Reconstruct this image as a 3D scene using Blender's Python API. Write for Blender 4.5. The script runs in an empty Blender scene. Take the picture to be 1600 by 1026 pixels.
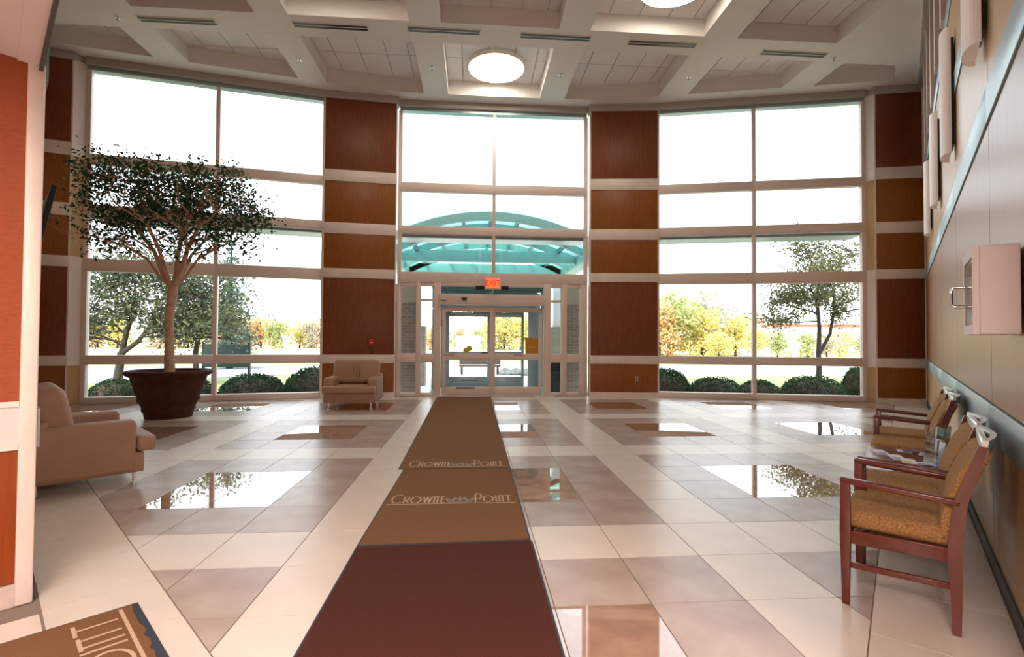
import bpy, bmesh, math, random
from mathutils import Vector, Matrix
from math import sin, cos, pi, radians, sqrt, atan2
random.seed(7)
SC = bpy.context.scene
COL = SC.collection

# ------------------------------------------------------------------ camera
CAMZ = 1.506
def set_camera():
    cd = bpy.data.cameras.new('camera'); cam = bpy.data.objects.new('camera', cd); COL.objects.link(cam)
    cd.sensor_width = 36; cd.lens = 36*791.3/1600; cd.clip_start = .05; cd.clip_end = 900
    PI_, RO, YA = .0209, .0062, .0758
    Ry = Matrix(((cos(YA), -sin(YA), 0), (sin(YA), cos(YA), 0), (0, 0, 1)))
    Rp = Matrix(((1, 0, 0), (0, cos(PI_), sin(PI_)), (0, -sin(PI_), cos(PI_))))
    Rr = Matrix(((cos(RO), 0, sin(RO)), (0, 1, 0), (-sin(RO), 0, cos(RO))))
    M = Rr @ Rp @ Ry
    right, fwd, up = M[0], M[1], M[2]
    R = Matrix((right, up, -fwd)).transposed()
    cam.matrix_world = Matrix.Translation((0, 0, CAMZ)) @ R.to_4x4()
    SC.camera = cam
set_camera()

# ------------------------------------------------------------------ world, sun, fill lights, exposure
SC.view_settings.view_transform = 'Standard'; SC.view_settings.look = 'None'
SC.view_settings.gamma = 1; SC.view_settings.use_curve_mapping = False
SC.view_settings.exposure = 0.0
w = bpy.data.worlds.new('sky'); SC.world = w; w.use_nodes = True
nt = w.node_tree; nt.nodes.clear()
out = nt.nodes.new('ShaderNodeOutputWorld'); bg = nt.nodes.new('ShaderNodeBackground')
tc = nt.nodes.new('ShaderNodeTexCoord'); sep = nt.nodes.new('ShaderNodeSeparateXYZ'); cr = nt.nodes.new('ShaderNodeValToRGB')
nt.links.new(tc.outputs['Generated'], sep.inputs[0]); nt.links.new(sep.outputs['Z'], cr.inputs[0])
cr.color_ramp.elements[0].position = 0.0; cr.color_ramp.elements[0].color = (.97, .99, 1.0, 1)
cr.color_ramp.elements[1].position = 0.7; cr.color_ramp.elements[1].color = (.72, .86, 1.0, 1)
nt.links.new(cr.outputs[0], bg.inputs[0]); bg.inputs[1].default_value = 3.3
nt.links.new(bg.outputs[0], out.inputs[0])
sd = bpy.data.lights.new('sun', 'SUN'); sd.energy = 6.5; sd.angle = .02; sd.color = (1, .93, .8)
so = bpy.data.objects.new('sun', sd); COL.objects.link(so)
so.rotation_euler = Vector((.35, .75, -.62)).to_track_quat('-Z', 'Y').to_euler()
def area(name, loc, size, energy, color=(1, .86, .74), shape='SQUARE'):
    d = bpy.data.lights.new(name, 'AREA'); d.energy = energy; d.color = color; d.shape = shape; d.size = size
    o = bpy.data.objects.new(name, d); COL.objects.link(o); o.location = loc; return o
# unseen fill lights added around the camera, under the low ceiling
area('corridor_fill', (-2.2, 1.2, 3.03), .6, 45, (1, .84, .74))
area('corridor_fill', (-.6, -1.6, 3.03), 1.2, 330, (1, .80, .70))
area('corridor_fill', (2.2, -1.2, 3.03), 1.2, 330, (1, .80, .70))
area('corridor_fill', (-3.6, -2.4, 3.03), 1.2, 110, (1, .84, .74))

# ------------------------------------------------------------------ materials
MATS = {}
def mat(name, col, rough=.5, metal=0, noise=0, nscale=8, stretch=None, bump=0, spec=.5, emit=None, estr=0, coat=0, col2=None, bscale=None):
    m = bpy.data.materials.new(name); m.use_nodes = True; n = m.node_tree; b = n.nodes['Principled BSDF']
    b.inputs['Base Color'].default_value = (*col, 1); b.inputs['Roughness'].default_value = rough
    b.inputs['Metallic'].default_value = metal; b.inputs['Specular IOR Level'].default_value = spec
    b.inputs['Coat Weight'].default_value = coat
    if coat: b.inputs['Coat Roughness'].default_value = .12
    if emit: b.inputs['Emission Color'].default_value = (*emit, 1); b.inputs['Emission Strength'].default_value = estr
    if noise or bump:
        t = n.nodes.new('ShaderNodeTexCoord'); mp = n.nodes.new('ShaderNodeMapping')
        n.links.new(t.outputs['Object'], mp.inputs[0])
        if stretch: mp.inputs['Scale'].default_value = stretch
        nz = n.nodes.new('ShaderNodeTexNoise'); nz.inputs['Scale'].default_value = nscale; nz.inputs['Detail'].default_value = 5
        n.links.new(mp.outputs[0], nz.inputs[0])
        if noise:
            r = n.nodes.new('ShaderNodeValToRGB'); c2 = col2 or tuple(min(1, c*(1+noise)) for c in col); c1 = tuple(c*(1-noise) for c in col)
            r.color_ramp.elements[0].position = .3; r.color_ramp.elements[0].color = (*c1, 1)
            r.color_ramp.elements[1].position = .7; r.color_ramp.elements[1].color = (*c2, 1)
            n.links.new(nz.outputs[0], r.inputs[0]); n.links.new(r.outputs[0], b.inputs['Base Color'])
        if bump:
            bn = n.nodes.new('ShaderNodeBump'); bn.inputs['Strength'].default_value = bump; bn.inputs['Distance'].default_value = .01
            src = nz
            if bscale:
                src = n.nodes.new('ShaderNodeTexNoise'); src.inputs['Scale'].default_value = bscale; n.links.new(t.outputs['Object'], src.inputs[0])
            n.links.new(src.outputs[0], bn.inputs['Height']); n.links.new(bn.outputs[0], b.inputs['Normal'])
    MATS[name] = m; return m
def glassmat(name, tint=(1, 1, 1), gloss=.07, extra=None):
    m = bpy.data.materials.new(name); m.use_nodes = True; n = m.node_tree; n.nodes.clear()
    o = n.nodes.new('ShaderNodeOutputMaterial'); mx = n.nodes.new('ShaderNodeMixShader')
    tr = n.nodes.new('ShaderNodeBsdfTransparent'); tr.inputs[0].default_value = (*tint, 1)
    gl = n.nodes.new('ShaderNodeBsdfGlossy'); gl.inputs['Roughness'].default_value = .02
    lw = n.nodes.new('ShaderNodeLayerWeight'); lw.inputs[0].default_value = .25
    mt = n.nodes.new('ShaderNodeMath'); mt.operation = 'MULTIPLY_ADD'; mt.inputs[1].default_value = .5; mt.inputs[2].default_value = gloss*.3
    n.links.new(lw.outputs['Fresnel'], mt.inputs[0]); n.links.new(mt.outputs[0], mx.inputs[0])
    last = tr.outputs[0]
    if extra:
        d = n.nodes.new('ShaderNodeBsdfTranslucent'); d.inputs[0].default_value = (*extra[:3], 1)
        m2 = n.nodes.new('ShaderNodeMixShader'); m2.inputs[0].default_value = extra[3]
        n.links.new(tr.outputs[0], m2.inputs[1]); n.links.new(d.outputs[0], m2.inputs[2]); last = m2.outputs[0]
    n.links.new(last, mx.inputs[1]); n.links.new(gl.outputs[0], mx.inputs[2]); n.links.new(mx.outputs[0], o.inputs[0])
    MATS[name] = m; return m
def leafmat(name, c1, c2, trans=.35, rough=.5):
    m = bpy.data.materials.new(name); m.use_nodes = True; n = m.node_tree; b = n.nodes['Principled BSDF']
    g = n.nodes.new('ShaderNodeNewGeometry'); r = n.nodes.new('ShaderNodeValToRGB')
    r.color_ramp.elements[0].color = (*c1, 1); r.color_ramp.elements[1].color = (*c2, 1)
    n.links.new(g.outputs['Random Per Island'], r.inputs[0]); n.links.new(r.outputs[0], b.inputs['Base Color'])
    b.inputs['Roughness'].default_value = rough; b.inputs['Specular IOR Level'].default_value = .3
    t = n.nodes.new('ShaderNodeBsdfTranslucent'); n.links.new(r.outputs[0], t.inputs[0])
    mx = n.nodes.new('ShaderNodeMixShader'); mx.inputs[0].default_value = trans
    o = n.nodes['Material Output']; n.links.new(b.outputs[0], mx.inputs[1]); n.links.new(t.outputs[0], mx.inputs[2]); n.links.new(mx.outputs[0], o.inputs[0])
    MATS[name] = m; return m
def brickmat(name, c1, c2, mortar):
    m = mat(name, c1, .85); n = m.node_tree; b = n.nodes['Principled BSDF']
    t = n.nodes.new('ShaderNodeTexCoord'); mp = n.nodes.new('ShaderNodeMapping'); mp.inputs['Rotation'].default_value = (pi/2, 0, 0)
    br = n.nodes.new('ShaderNodeTexBrick'); br.inputs['Scale'].default_value = 1; br.inputs['Brick Width'].default_value = .24
    br.inputs['Row Height'].default_value = .085; br.inputs['Mortar Size'].default_value = .008
    br.inputs['Color1'].default_value = (*c1, 1); br.inputs['Color2'].default_value = (*c2, 1); br.inputs['Mortar'].default_value = (*mortar, 1)
    n.links.new(t.outputs['Object'], mp.inputs[0]); n.links.new(mp.outputs[0], br.inputs[0]); n.links.new(br.outputs[0], b.inputs['Base Color'])
    bn = n.nodes.new('ShaderNodeBump'); bn.inputs['Strength'].default_value = .5; bn.invert = True
    n.links.new(br.outputs['Fac'], bn.inputs['Height']); n.links.new(bn.outputs[0], b.inputs['Normal'])
    return m
mat('tile_cream', (.74, .64, .55), .28, noise=.05, nscale=3)
mat('tile_tan', (.44, .31, .25), .27, noise=.14, nscale=2.5, col2=(.5, .40, .34))
mat('tile_polished', (.40, .25, .18), .02, noise=.2, nscale=5, spec=.9, coat=.8)
MATS['tile_polished'].node_tree.nodes['Principled BSDF'].inputs['Coat Roughness'].default_value = .01
mat('grout', (.24, .18, .15), .8)
mat('ceiling_paint', (.80, .75, .71), .7)
mat('ceiling_tile', (.84, .80, .79), .85, noise=.03, nscale=40)
mat('cornice_paint', (.48, .43, .40), .5)
mat('metal_band', (.86, .74, .68), .42, metal=.1, noise=.05, nscale=4)
mat('frame_metal', (.84, .70, .64), .45, metal=.1)
mat('blue_metal', (.36, .43, .45), .35, metal=.6)
mat('band_blue', (.34, .43, .45), .38, metal=.55)
mat('wood_red', (.22, .055, .017), .42, noise=.22, nscale=6, stretch=(6, 6, .5))
mat('wood_amber', (.30, .092, .010), .42, noise=.2, nscale=6, stretch=(6, 6, .5))
mat('wall_wood', (.37, .175, .075), .33, noise=.12, nscale=5, stretch=(6, 6, .4))
mat('wall_wood_lit', (.56, .35, .16), .35, noise=.12, nscale=5, stretch=(6, 6, .4))  # same wood as the other wall panels, with warm light put into the tint
mat('wall_fabric', (.34, .075, .024), .75, noise=.12, nscale=30, stretch=(1, 1, 5), bump=.3)
mat('wood_partition', (.27, .05, .006), .35, noise=.15, nscale=6, stretch=(6, 6, .5))
mat('marble', (.62, .5, .46), .3, noise=.15, nscale=12)
mat('dark_glass', (.02, .03, .03), .08)
mat('dark_trim', (.06, .06, .065), .5)
mat('white_paint', (.72, .66, .66), .6)
mat('mat_brown', (.23, .115, .055), .95, noise=.2, nscale=300, spec=.1, bump=.6)
mat('mat_dark', (.085, .028, .019), .95, noise=.3, nscale=200, spec=.1, bump=.6)
mat('mat_rubber', (.03, .035, .05), .7)
mat('mat_letter', (.55, .38, .26), .95)
mat('mat_crown', (.30, .27, .25), .95)
mat('lamp_glow', (1, .95, .85), .5, emit=(1, .92, .78), estr=14)
mat('sconce_shade', (.70, .60, .56), .5, emit=(1, .8, .7), estr=.12)
mat('leather', (.40, .235, .16), .48, noise=.05, nscale=6, bump=.08, bscale=60)
mat('leather_seam', (.2, .11, .07), .6)
mat('chrome', (.8, .8, .8), .12, metal=1)
mat('black', (.012, .012, .014), .4)
mat('chair_wood', (.12, .017, .008), .3, noise=.15, nscale=10, stretch=(3, 3, 1), coat=.3)
mat('fabric_tan', (.36, .19, .075), .9, noise=.4, nscale=90, spec=.15, bump=.4)
mat('brushed', (.62, .62, .58), .3, metal=.8)
mat('paper', (.8, .78, .82), .6); mat('print_blue', (.12, .16, .4), .6); mat('print_yellow', (.75, .55, .08), .6); mat('print_purple', (.4, .3, .5), .6)
mat('print_teal', (.03, .22, .2), .5); mat('print_dark', (.1, .08, .12), .5)
glassmat('acrylic', (.85, .92, .95), .4)
glassmat('pane', (.985, .995, .99), .06)
glassmat('teal_glazing', (.72, .95, .92), .1, extra=(.7, .97, .95, .35))
mat('teal_steel', (.26, .50, .48), .45)
mat('teal_steel_dark', (.10, .27, .27), .5)
mat('pot_clay', (.07, .022, .012), .75, spec=.2, noise=.25, nscale=6)
mat('soil', (.03, .02, .012), .95, noise=.4, nscale=30)
mat('bark_pale', (.58, .38, .28), .8, noise=.2, nscale=10)
mat('bark_dark', (.045, .035, .03), .9)
leafmat('leaf_ficus', (.012, .035, .012), (.05, .11, .03), .25)
leafmat('leaf_tree', (.05, .075, .035), (.22, .20, .07), .35)
leafmat('leaf_tree_grey', (.05, .075, .06), (.20, .22, .10), .3)
leafmat('leaf_hedge', (.012, .04, .018), (.04, .10, .035), .2)
leafmat('leaf_spruce', (.09, .17, .15), (.28, .38, .32), .15)
leafmat('leaf_yellow', (.62, .52, .16), (.85, .80, .40), .35)  # far-tree leaf colours from here on are paled to stand in for haze
leafmat('leaf_orange', (.62, .38, .18), (.82, .62, .34), .35)
leafmat('leaf_green', (.36, .42, .18), (.6, .62, .30), .35)
leafmat('leaf_dull', (.50, .46, .38), (.70, .64, .52), .35)
leafmat('leaf_fern', (.08, .25, .03), (.3, .5, .1), .3)
mat('grass', (.36, .42, .16), .95, noise=.25, nscale=.6, col2=(.55, .50, .24))
mat('grass_dry', (.62, .50, .28), .95, noise=.2, nscale=.3)
mat('asphalt', (.40, .42, .45), .9, noise=.06, nscale=3)
mat('concrete', (.72, .68, .62), .9, noise=.06, nscale=3)
mat('mulch', (.09, .06, .05), .95, noise=.4, nscale=20)
brickmat('brick', (.20, .155, .125), (.26, .21, .17), (.33, .30, .26))
mat('sign_green', (.025, .055, .055), .5)
mat('red_alarm', (.65, .02, .015), .35)
mat('exit_face', (.8, .12, .04), .4, emit=(1, .16, .04), estr=1.1)
mat('exit_letter', (.4, .0, .0), .4, emit=(.8, .01, .01), estr=.6)
mat('note_orange', (.62, .27, .03), .6); mat('decal_yellow', (.7, .6, .02), .5); mat('decal_red', (.5, .05, .06), .5)
mat('stone', (.3, .28, .26), .9, noise=.3, nscale=4)
mat('stone_beige', (.34, .31, .25), .85, noise=.08, nscale=6)
mat('store_wall', (.85, .80, .75), .8); mat('store_red', (.75, .12, .08), .6); mat('store_blue', (.35, .42, .6), .6)
mat('outlet', (.55, .4, .25), .5)
mat('concrete_roof', (.4, .4, .4), .8)

# ------------------------------------------------------------------ geometry helpers
class G:
    def __init__(s): s.v = []; s.f = []
    def add(s, vs, fs, M=None):
        o = len(s.v)
        s.v += [tuple(M @ Vector(p)) if M else tuple(p) for p in vs]
        s.f += [tuple(i+o for i in f) for f in fs]; return s
    def box(s, x0, x1, y0, y1, z0, z1, M=None):
        v = [(x0, y0, z0), (x1, y0, z0), (x1, y1, z0), (x0, y1, z0), (x0, y0, z1), (x1, y0, z1), (x1, y1, z1), (x0, y1, z1)]
        return s.add(v, [(0, 3, 2, 1), (4, 5, 6, 7), (0, 1, 5, 4), (1, 2, 6, 5), (2, 3, 7, 6), (3, 0, 4, 7)], M)
    def prism(s, poly, z0, z1, M=None):
        n = len(poly); v = [(p[0], p[1], z0) for p in poly]+[(p[0], p[1], z1) for p in poly]
        f = [tuple(range(n-1, -1, -1)), tuple(range(n, 2*n))]+[(i, (i+1) % n, n+(i+1) % n, n+i) for i in range(n)]
        return s.add(v, f, M)
    def bar(s, a, b, w, d, up=(0, 0, 1), w2=None, d2=None):       # rectangular bar, tapering
        a = Vector(a); b = Vector(b); t = (b-a).normalized(); u = Vector(up); x = t.cross(u)
        if x.length < 1e-4: x = t.cross(Vector((1, 0, 0)))
        x.normalize(); y = x.cross(t); w2 = w2 or w; d2 = d2 or d; v = []
        for p, ww, dd in ((a, w, d), (b, w2, d2)):
            for i, j in ((-1, -1), (1, -1), (1, 1), (-1, 1)): v.append(tuple(p+x*i*ww/2+y*j*dd/2))
        return s.add(v, [(0, 3, 2, 1), (4, 5, 6, 7), (0, 1, 5, 4), (1, 2, 6, 5), (2, 3, 7, 6), (3, 0, 4, 7)])
    def tube(s, pts, rad, n=8, cap=True):
        pts = [Vector(p) for p in pts]
        if not hasattr(rad, '__len__'): rad = [rad]*len(pts)
        o = len(s.v); ref = None
        for i, p in enumerate(pts):
            t = (pts[min(i+1, len(pts)-1)]-pts[max(i-1, 0)]).normalized()
            if ref is None: ref = t.cross(Vector((.3, .9, .2))).normalized()
            ref = (ref-t*ref.dot(t)).normalized(); q = t.cross(ref)
            for k in range(n):
                a = 2*pi*k/n; s.v.append(tuple(p+(ref*cos(a)+q*sin(a))*rad[i]))
        for i in range(len(pts)-1):
            for k in range(n):
                a = o+i*n+k; b = o+i*n+(k+1) % n; s.f.append((a, b, b+n, a+n))
        if cap:
            s.f.append(tuple(o+k for k in range(n-1, -1, -1))); e = o+(len(pts)-1)*n; s.f.append(tuple(e+k for k in range(n)))
        return s
    def lathe(s, prof, n=32, c=(0, 0)):
        o = len(s.v)
        for r, z in prof:
            for k in range(n): s.v.append((c[0]+r*cos(2*pi*k/n), c[1]+r*sin(2*pi*k/n), z))
        for i in range(len(prof)-1):
            for k in range(n):
                a = o+i*n+k; b = o+i*n+(k+1) % n; s.f.append((a, b, b+n, a+n))
        s.f.append(tuple(o+k for k in range(n-1, -1, -1))); e = o+(len(prof)-1)*n; s.f.append(tuple(e+k for k in range(n)))
        return s
    def mesh(s, name, smooth=False):
        me = bpy.data.meshes.new(name); me.from_pydata(s.v, [], s.f); me.update()
        if smooth:
            me.polygons.foreach_set('use_smooth', [True]*len(me.polygons))
        return me
    def build(s, name, m, parent=None, smooth=False, loc=None, bevel=0, seg=2, kind=None, sub=0):
        me = s.mesh(name)
        if bevel:
            bm = bmesh.new(); bm.from_mesh(me); bmesh.ops.remove_doubles(bm, verts=bm.verts, dist=1e-5)
            bmesh.ops.recalc_face_normals(bm, faces=bm.faces)
            es = [e for e in bm.edges if len(e.link_faces) == 2 and e.calc_face_angle(0) > .5]
            bmesh.ops.bevel(bm, geom=es, offset=bevel, segments=seg, profile=.5, affect='EDGES', clamp_overlap=True)
            bm.to_mesh(me); bm.free()
        if smooth or bevel:
            me.polygons.foreach_set('use_smooth', [True]*len(me.polygons))
            if bevel and seg < 4: 
                try: me.set_sharp_from_angle(angle=radians(50))
                except Exception: pass
            elif smooth:
                try: me.set_sharp_from_angle(angle=radians(60))
                except Exception: pass
        me.materials.append(MATS[m])
        o = bpy.data.objects.new(name, me); COL.objects.link(o)
        if parent: o.parent = parent
        if loc: o.location = loc
        if kind: o['kind'] = kind
        return o
def tag(o, label, cat, group=None):
    o['label'] = label; o['category'] = cat
    if group: o['group'] = group
    return o
def thing(name, label=None, cat=None, loc=(0, 0, 0), rz=0, group=None, kind=None):
    o = bpy.data.objects.new(name, None); COL.objects.link(o); o.empty_display_size = .1
    o.location = loc; o.rotation_euler = (0, 0, rz)
    if label: tag(o, label, cat, group)
    if kind: o['kind'] = kind
    return o
def copy_tree(o, parent=None):
    c = o.copy(); COL.objects.link(c)
    if parent: c.parent = parent
    for ch in list(CH.get(o.name, o.children)): copy_tree(ch, c)
    return c
CH = {}
def clip(poly, n, d):
    # keep points with n.p <= d
    r = []
    for i in range(len(poly)):
        a, b = poly[i], poly[(i+1) % len(poly)]
        da = n[0]*a[0]+n[1]*a[1]-d; db = n[0]*b[0]+n[1]*b[1]-d
        if da <= 0: r.append(a)
        if (da < 0 < db) or (db < 0 < da):
            t = da/(da-db); r.append((a[0]+t*(b[0]-a[0]), a[1]+t*(b[1]-a[1])))
    return r
def parea(p): return abs(sum(p[i][0]*p[(i+1) % len(p)][1]-p[(i+1) % len(p)][0]*p[i][1] for i in range(len(p)))/2) if len(p) > 2 else 0

# ------------------------------------------------------------------ plan of the lobby
AX = .49
D = Vector((.66806, .74411)); N = Vector((-.74411, .66806)); P0 = Vector((2.77, 2.37))     # right wall: foot point, direction, inward normal
DL = Vector((-.66806, .74411)); NL = Vector((.74411, .66806)); PL = Vector((-2.5, 3.12))   # left wall
def W(s, o): p = P0+D*s+N*o; return (p.x, p.y)
def WL(s, o): p = PL+DL*s+NL*o; return (p.x, p.y)
ANGR = atan2(D.y, D.x); ANGL = atan2(NL.y, NL.x)
FL = [(-8.66, 12.0), (-6.14, 12.56), (-3.80, 13.10)]
FC = [(-1.95, 13.43), (.52, 13.48), (2.99, 13.43)]
FR = [(4.84, 13.06), (7.18, 12.50), (9.68, 11.9)]
RE = W(12.24, 0); LE = WL(11.22, 0)
ZC = 7.75
# ---- floor
def build_floor():
    fl = G()
    fl.prism([(-9, -7.5), (8.5, -7.5), (8.5, 3.5), (12, 11.6), (9.9, 12.1), (4.9, 13.35), (-3.9, 13.35), (-9, 12.2), (-10.8, 11.8), (-9, 5)], -.12, -.004)
    floor = fl.build('floor', 'grout'); floor['kind'] = 'structure'
    tiles = []
    xl = [.467+.5604*i for i in range(0, 19)]; xm = [-1.245+.5707*i for i in range(1, 3)]; xll = [-1.245-.5604*i for i in range(0, 17)]
    xs = sorted(xl+xm+xll)
    i0 = xs.index(.467)
    sr = (N.x, N.y); sdR = N.x*W(0, .62)[0]+N.y*W(0, .62)[1]     # keep n.p >= sdR
    sl = (NL.x, NL.y); sdL = NL.x*WL(0, .555)[0]+NL.y*WL(0, .555)[1]
    g = .0035
    # facade boundary half-planes
    fb = []
    ring = [LE, FL[0], FL[1], FL[2], FC[0], FC[1], FC[2], FR[0], FR[1], FR[2], RE]
    for a, b in zip(ring[1:-2], ring[2:-1]):
        t = Vector((b[0]-a[0], b[1]-a[1])).normalized(); n = Vector((-t.y, t.x)); fb.append((n, n.x*a[0]+n.y*a[1]-.06))
    for j in range(-9, 17):
        y0 = 4.079+.61*j; y1 = y0+.61
        for i in range(len(xs)-1):
            x0, x1 = xs[i], xs[i+1]; q = i-i0
            p = [(x0+g, y0+g), (x1-g, y0+g), (x1-g, y1-g), (x0+g, y1-g)]
            p = clip(p, (-sr[0], -sr[1]), -sdR-g); 
            if len(p) > 2: p = clip(p, (-sl[0], -sl[1]), -sdL-g)
            for n, d in fb:
                if len(p) > 2: p = clip(p, n, d)
            if parea(p) < .004: continue
            cq = (q+2) % 5; cj = (j+0) % 5        # q=-3,2,7: cream column ; j=-1,4,9: cream row
            if cq == 4 or cj == 4: m = 'tile_cream'
            elif cq in (1, 2) and cj in (1, 2): m = 'tile_polished'
            else: m = 'tile_tan'
            tiles.append((p, m))
    # border tiles along the side walls
    wr = .62
    for k in range(-8, 20):
        s0 = .27+.645*k
        a = [W(s0+g, .02), W(s0+.645-g, .02), W(s0+.645-g, wr-g), W(s0+g, wr-g)]
        if s0 > -3.2: tiles.append((a, 'tile_cream'))
    for k in range(-6, 19):
        s0 = -.79+.605*k
        a = [WL(s0+g, .555-g), WL(s0+.605-g, .555-g), WL(s0+.605-g, .03), WL(s0+g, .03)]
        if s0 > -4: tiles.append((a, 'tile_cream'))
    # second course on the corridor side of the left line
    for k in range(-6, 1):
        for m_ in range(0, 5):
            s0 = -.22+.605*(k-1); o1 = .02-.6*m_
            tiles.append(([WL(s0+g, o1-g), WL(s0+.605-g, o1-g), WL(s0+.605-g, o1-.6), WL(s0+g, o1-.6)], 'tile_cream'))
    out = []
    for p, m in tiles:
        for n, d in fb:
            if len(p) > 2: p = clip(p, n, d)
        if parea(p) < .004: continue
        A = sum(p[i][0]*p[(i+1) % len(p)][1]-p[(i+1) % len(p)][0]*p[i][1] for i in range(len(p)))
        if A < 0: p = p[::-1]
        c = (sum(v[0] for v in p)/len(p), sum(v[1] for v in p)/len(p))
        # rough size in view
        dy = c[1]*cos(.0758)+c[0]*sin(.0758); dx = c[0]*cos(.0758)-c[1]*sin(.0758)
        vis = dy > 1.5 and abs(dx/dy) < 1.05
        out.append((parea(p)/max(dy, .3)**3 if vis else -1/(1+abs(dy)), p, m, c))
    out.sort(key=lambda t: -t[0])
    for k, (sz, p, m, c) in enumerate(out[:300]):
        G().prism([(v[0]-c[0], v[1]-c[1]) for v in p], -.004, 0).build('floor_tile', m, floor, loc=(c[0], c[1], 0))
    for m in ('tile_cream', 'tile_tan', 'tile_polished'):
        g2 = G()
        for sz, p, mm, c in out[300:]:
            if mm == m: g2.prism(p, -.004, 0)
        if g2.v: g2.build('far_tiles', m, floor, kind='stuff')
build_floor()

# ---- ceiling with coffers
def fill_with_holes(outer, holes, z, flip=False):
    bm = bmesh.new(); 
    for loop in [outer]+holes:
        vs = [bm.verts.new((p[0], p[1], z)) for p in loop]
        for i in range(len(vs)): bm.edges.new((vs[i], vs[(i+1) % len(vs)]))
    bmesh.ops.triangle_fill(bm, use_beauty=True, edges=bm.edges[:])
    bmesh.ops.recalc_face_normals(bm, faces=bm.faces)
    return bm
def build_ceiling():
    sideR = N.x*W(0, .55)[0]+N.y*W(0, .55)[1]; sideL = NL.x*WL(0, .55)[0]+NL.y*WL(0, .55)[1]
    fb = []
    ring = FL+FC+FR
    for a, b in zip(ring[:-1], ring[1:]):
        t = Vector((b[0]-a[0], b[1]-a[1])).normalized(); n = Vector((-t.y, t.x)); fb.append((n, n.x*a[0]+n.y*a[1]-.55))
    cx = [(-9.4, -7.17), (-6.5, -4.25), (-3.63, -1.31), (-.69, 1.67), (2.31, 4.68), (5.38, 7.55), (8.25, 10.4)]
    rows = [(10.66, 14), (7.75, 9.96), (4.85, 7.1)]
    cof = []
    for r, (y0, y1) in enumerate(rows):
        for (x0, x1) in cx:
            p = [(x0, y0), (x1, y0), (x1, y1), (x0, y1)]
            p = clip(p, (-N.x, -N.y), -sideR)
            if len(p) > 2: p = clip(p, (-NL.x, -NL.y), -sideL)
            for n, d in fb:
                if len(p) > 2: p = clip(p, n, d)
            q = []
            for v in p:
                if not q or (Vector(v)-Vector(q[-1])).length > .03: q.append(v)
            if len(q) > 2 and (Vector(q[0])-Vector(q[-1])).length < .03: q.pop()
            if parea(q) > .35: cof.append((q, r, (x0, x1, y0, min(y1, 13))))
    outer = [WL(0, -.1), LE, (-8.9, 12.1), (-6.2, 12.9), (-3.8, 13.5), (-1.95, 13.8), (2.99, 13.8), (4.84, 13.5), (7.25, 12.85), (9.9, 12.1), RE, W(-1.5, 0), (.9, -.67)]
    bm = fill_with_holes(outer, [c[0] for c in cof], ZC)
    me = bpy.data.meshes.new('ceiling'); bm.to_mesh(me); bm.free(); me.materials.append(MATS['ceiling_paint'])
    ce = bpy.data.objects.new('ceiling', me); COL.objects.link(ce); ce['kind'] = 'structure'
    for q, r, (x0, x1, y0, y1) in cof:
        g = G(); n = len(q); v = [(p[0], p[1], ZC) for p in q]+[(p[0], p[1], 8.12) for p in q]
        g.add(v, [(i, n+i, n+(i+1) % n, (i+1) % n) for i in range(n)])
        g.prism(q, 8.14, 8.2)
        co = g.build('coffer', 'ceiling_paint', ce)
        # lay-in tiles
        nx = 4; ny = max(1, round((y1-y0)/1.15)); ex = .3
        xsx = [x0, x0+.16*(x1-x0), x0+.42*(x1-x0), x0+.68*(x1-x0), x0+.9*(x1-x0), x1]
        for i in range(5):
            for j in range(ny):
                a0, a1 = xsx[i], xsx[i+1]; b0 = y0+(y1-y0)*j/ny; b1 = y0+(y1-y0)*(j+1)/ny
                if j == ny-1 and r == 0: b1 = 14
                p = [(a0+.01, b0+.01), (a1-.01, b0+.01), (a1-.01, b1-.01), (a0+.01, b1-.01)]
                p = clip(p, (-N.x, -N.y), -sideR-.005)
                if len(p) > 2: p = clip(p, (-NL.x, -NL.y), -sideL-.005)
                for nn, d in fb:
                    if len(p) > 2: p = clip(p, nn, d-.01)
                if parea(p) > .03: G().prism(p, 8.105, 8.13).build('ceiling_tile', 'ceiling_tile', co)
    return ce
ceiling = build_ceiling()
# roof slab keeps the sun off the lobby and throws the building's shade outside
r = G(); r.prism([(-13, -9), (13, -9), (13, 11.5), (9.95, 12.3), (4.9, 13.75), (-3.9, 13.75), (-8.9, 12.4), (-13, 11.5)], 8.25, 8.9)
r = r.build('roof', 'concrete_roof'); r['kind'] = 'structure'

# ---- walls
def seg_frame(a, b):
    """matrix: x along a->b, y to the left of it, z up; returns matrix and length"""
    a = Vector((a[0], a[1], 0)); b = Vector((b[0], b[1], 0)); t = (b-a).normalized()
    M = Matrix(((t.x, -t.y, 0, a.x), (t.y, t.x, 0, a.y), (0, 0, 1, 0), (0, 0, 0, 1)))
    return M, (b-a).length
def wall_empty(name, a, b):
    M, L = seg_frame(a, b); o = thing(name, kind='structure'); o.matrix_world = M; return o, L
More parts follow.
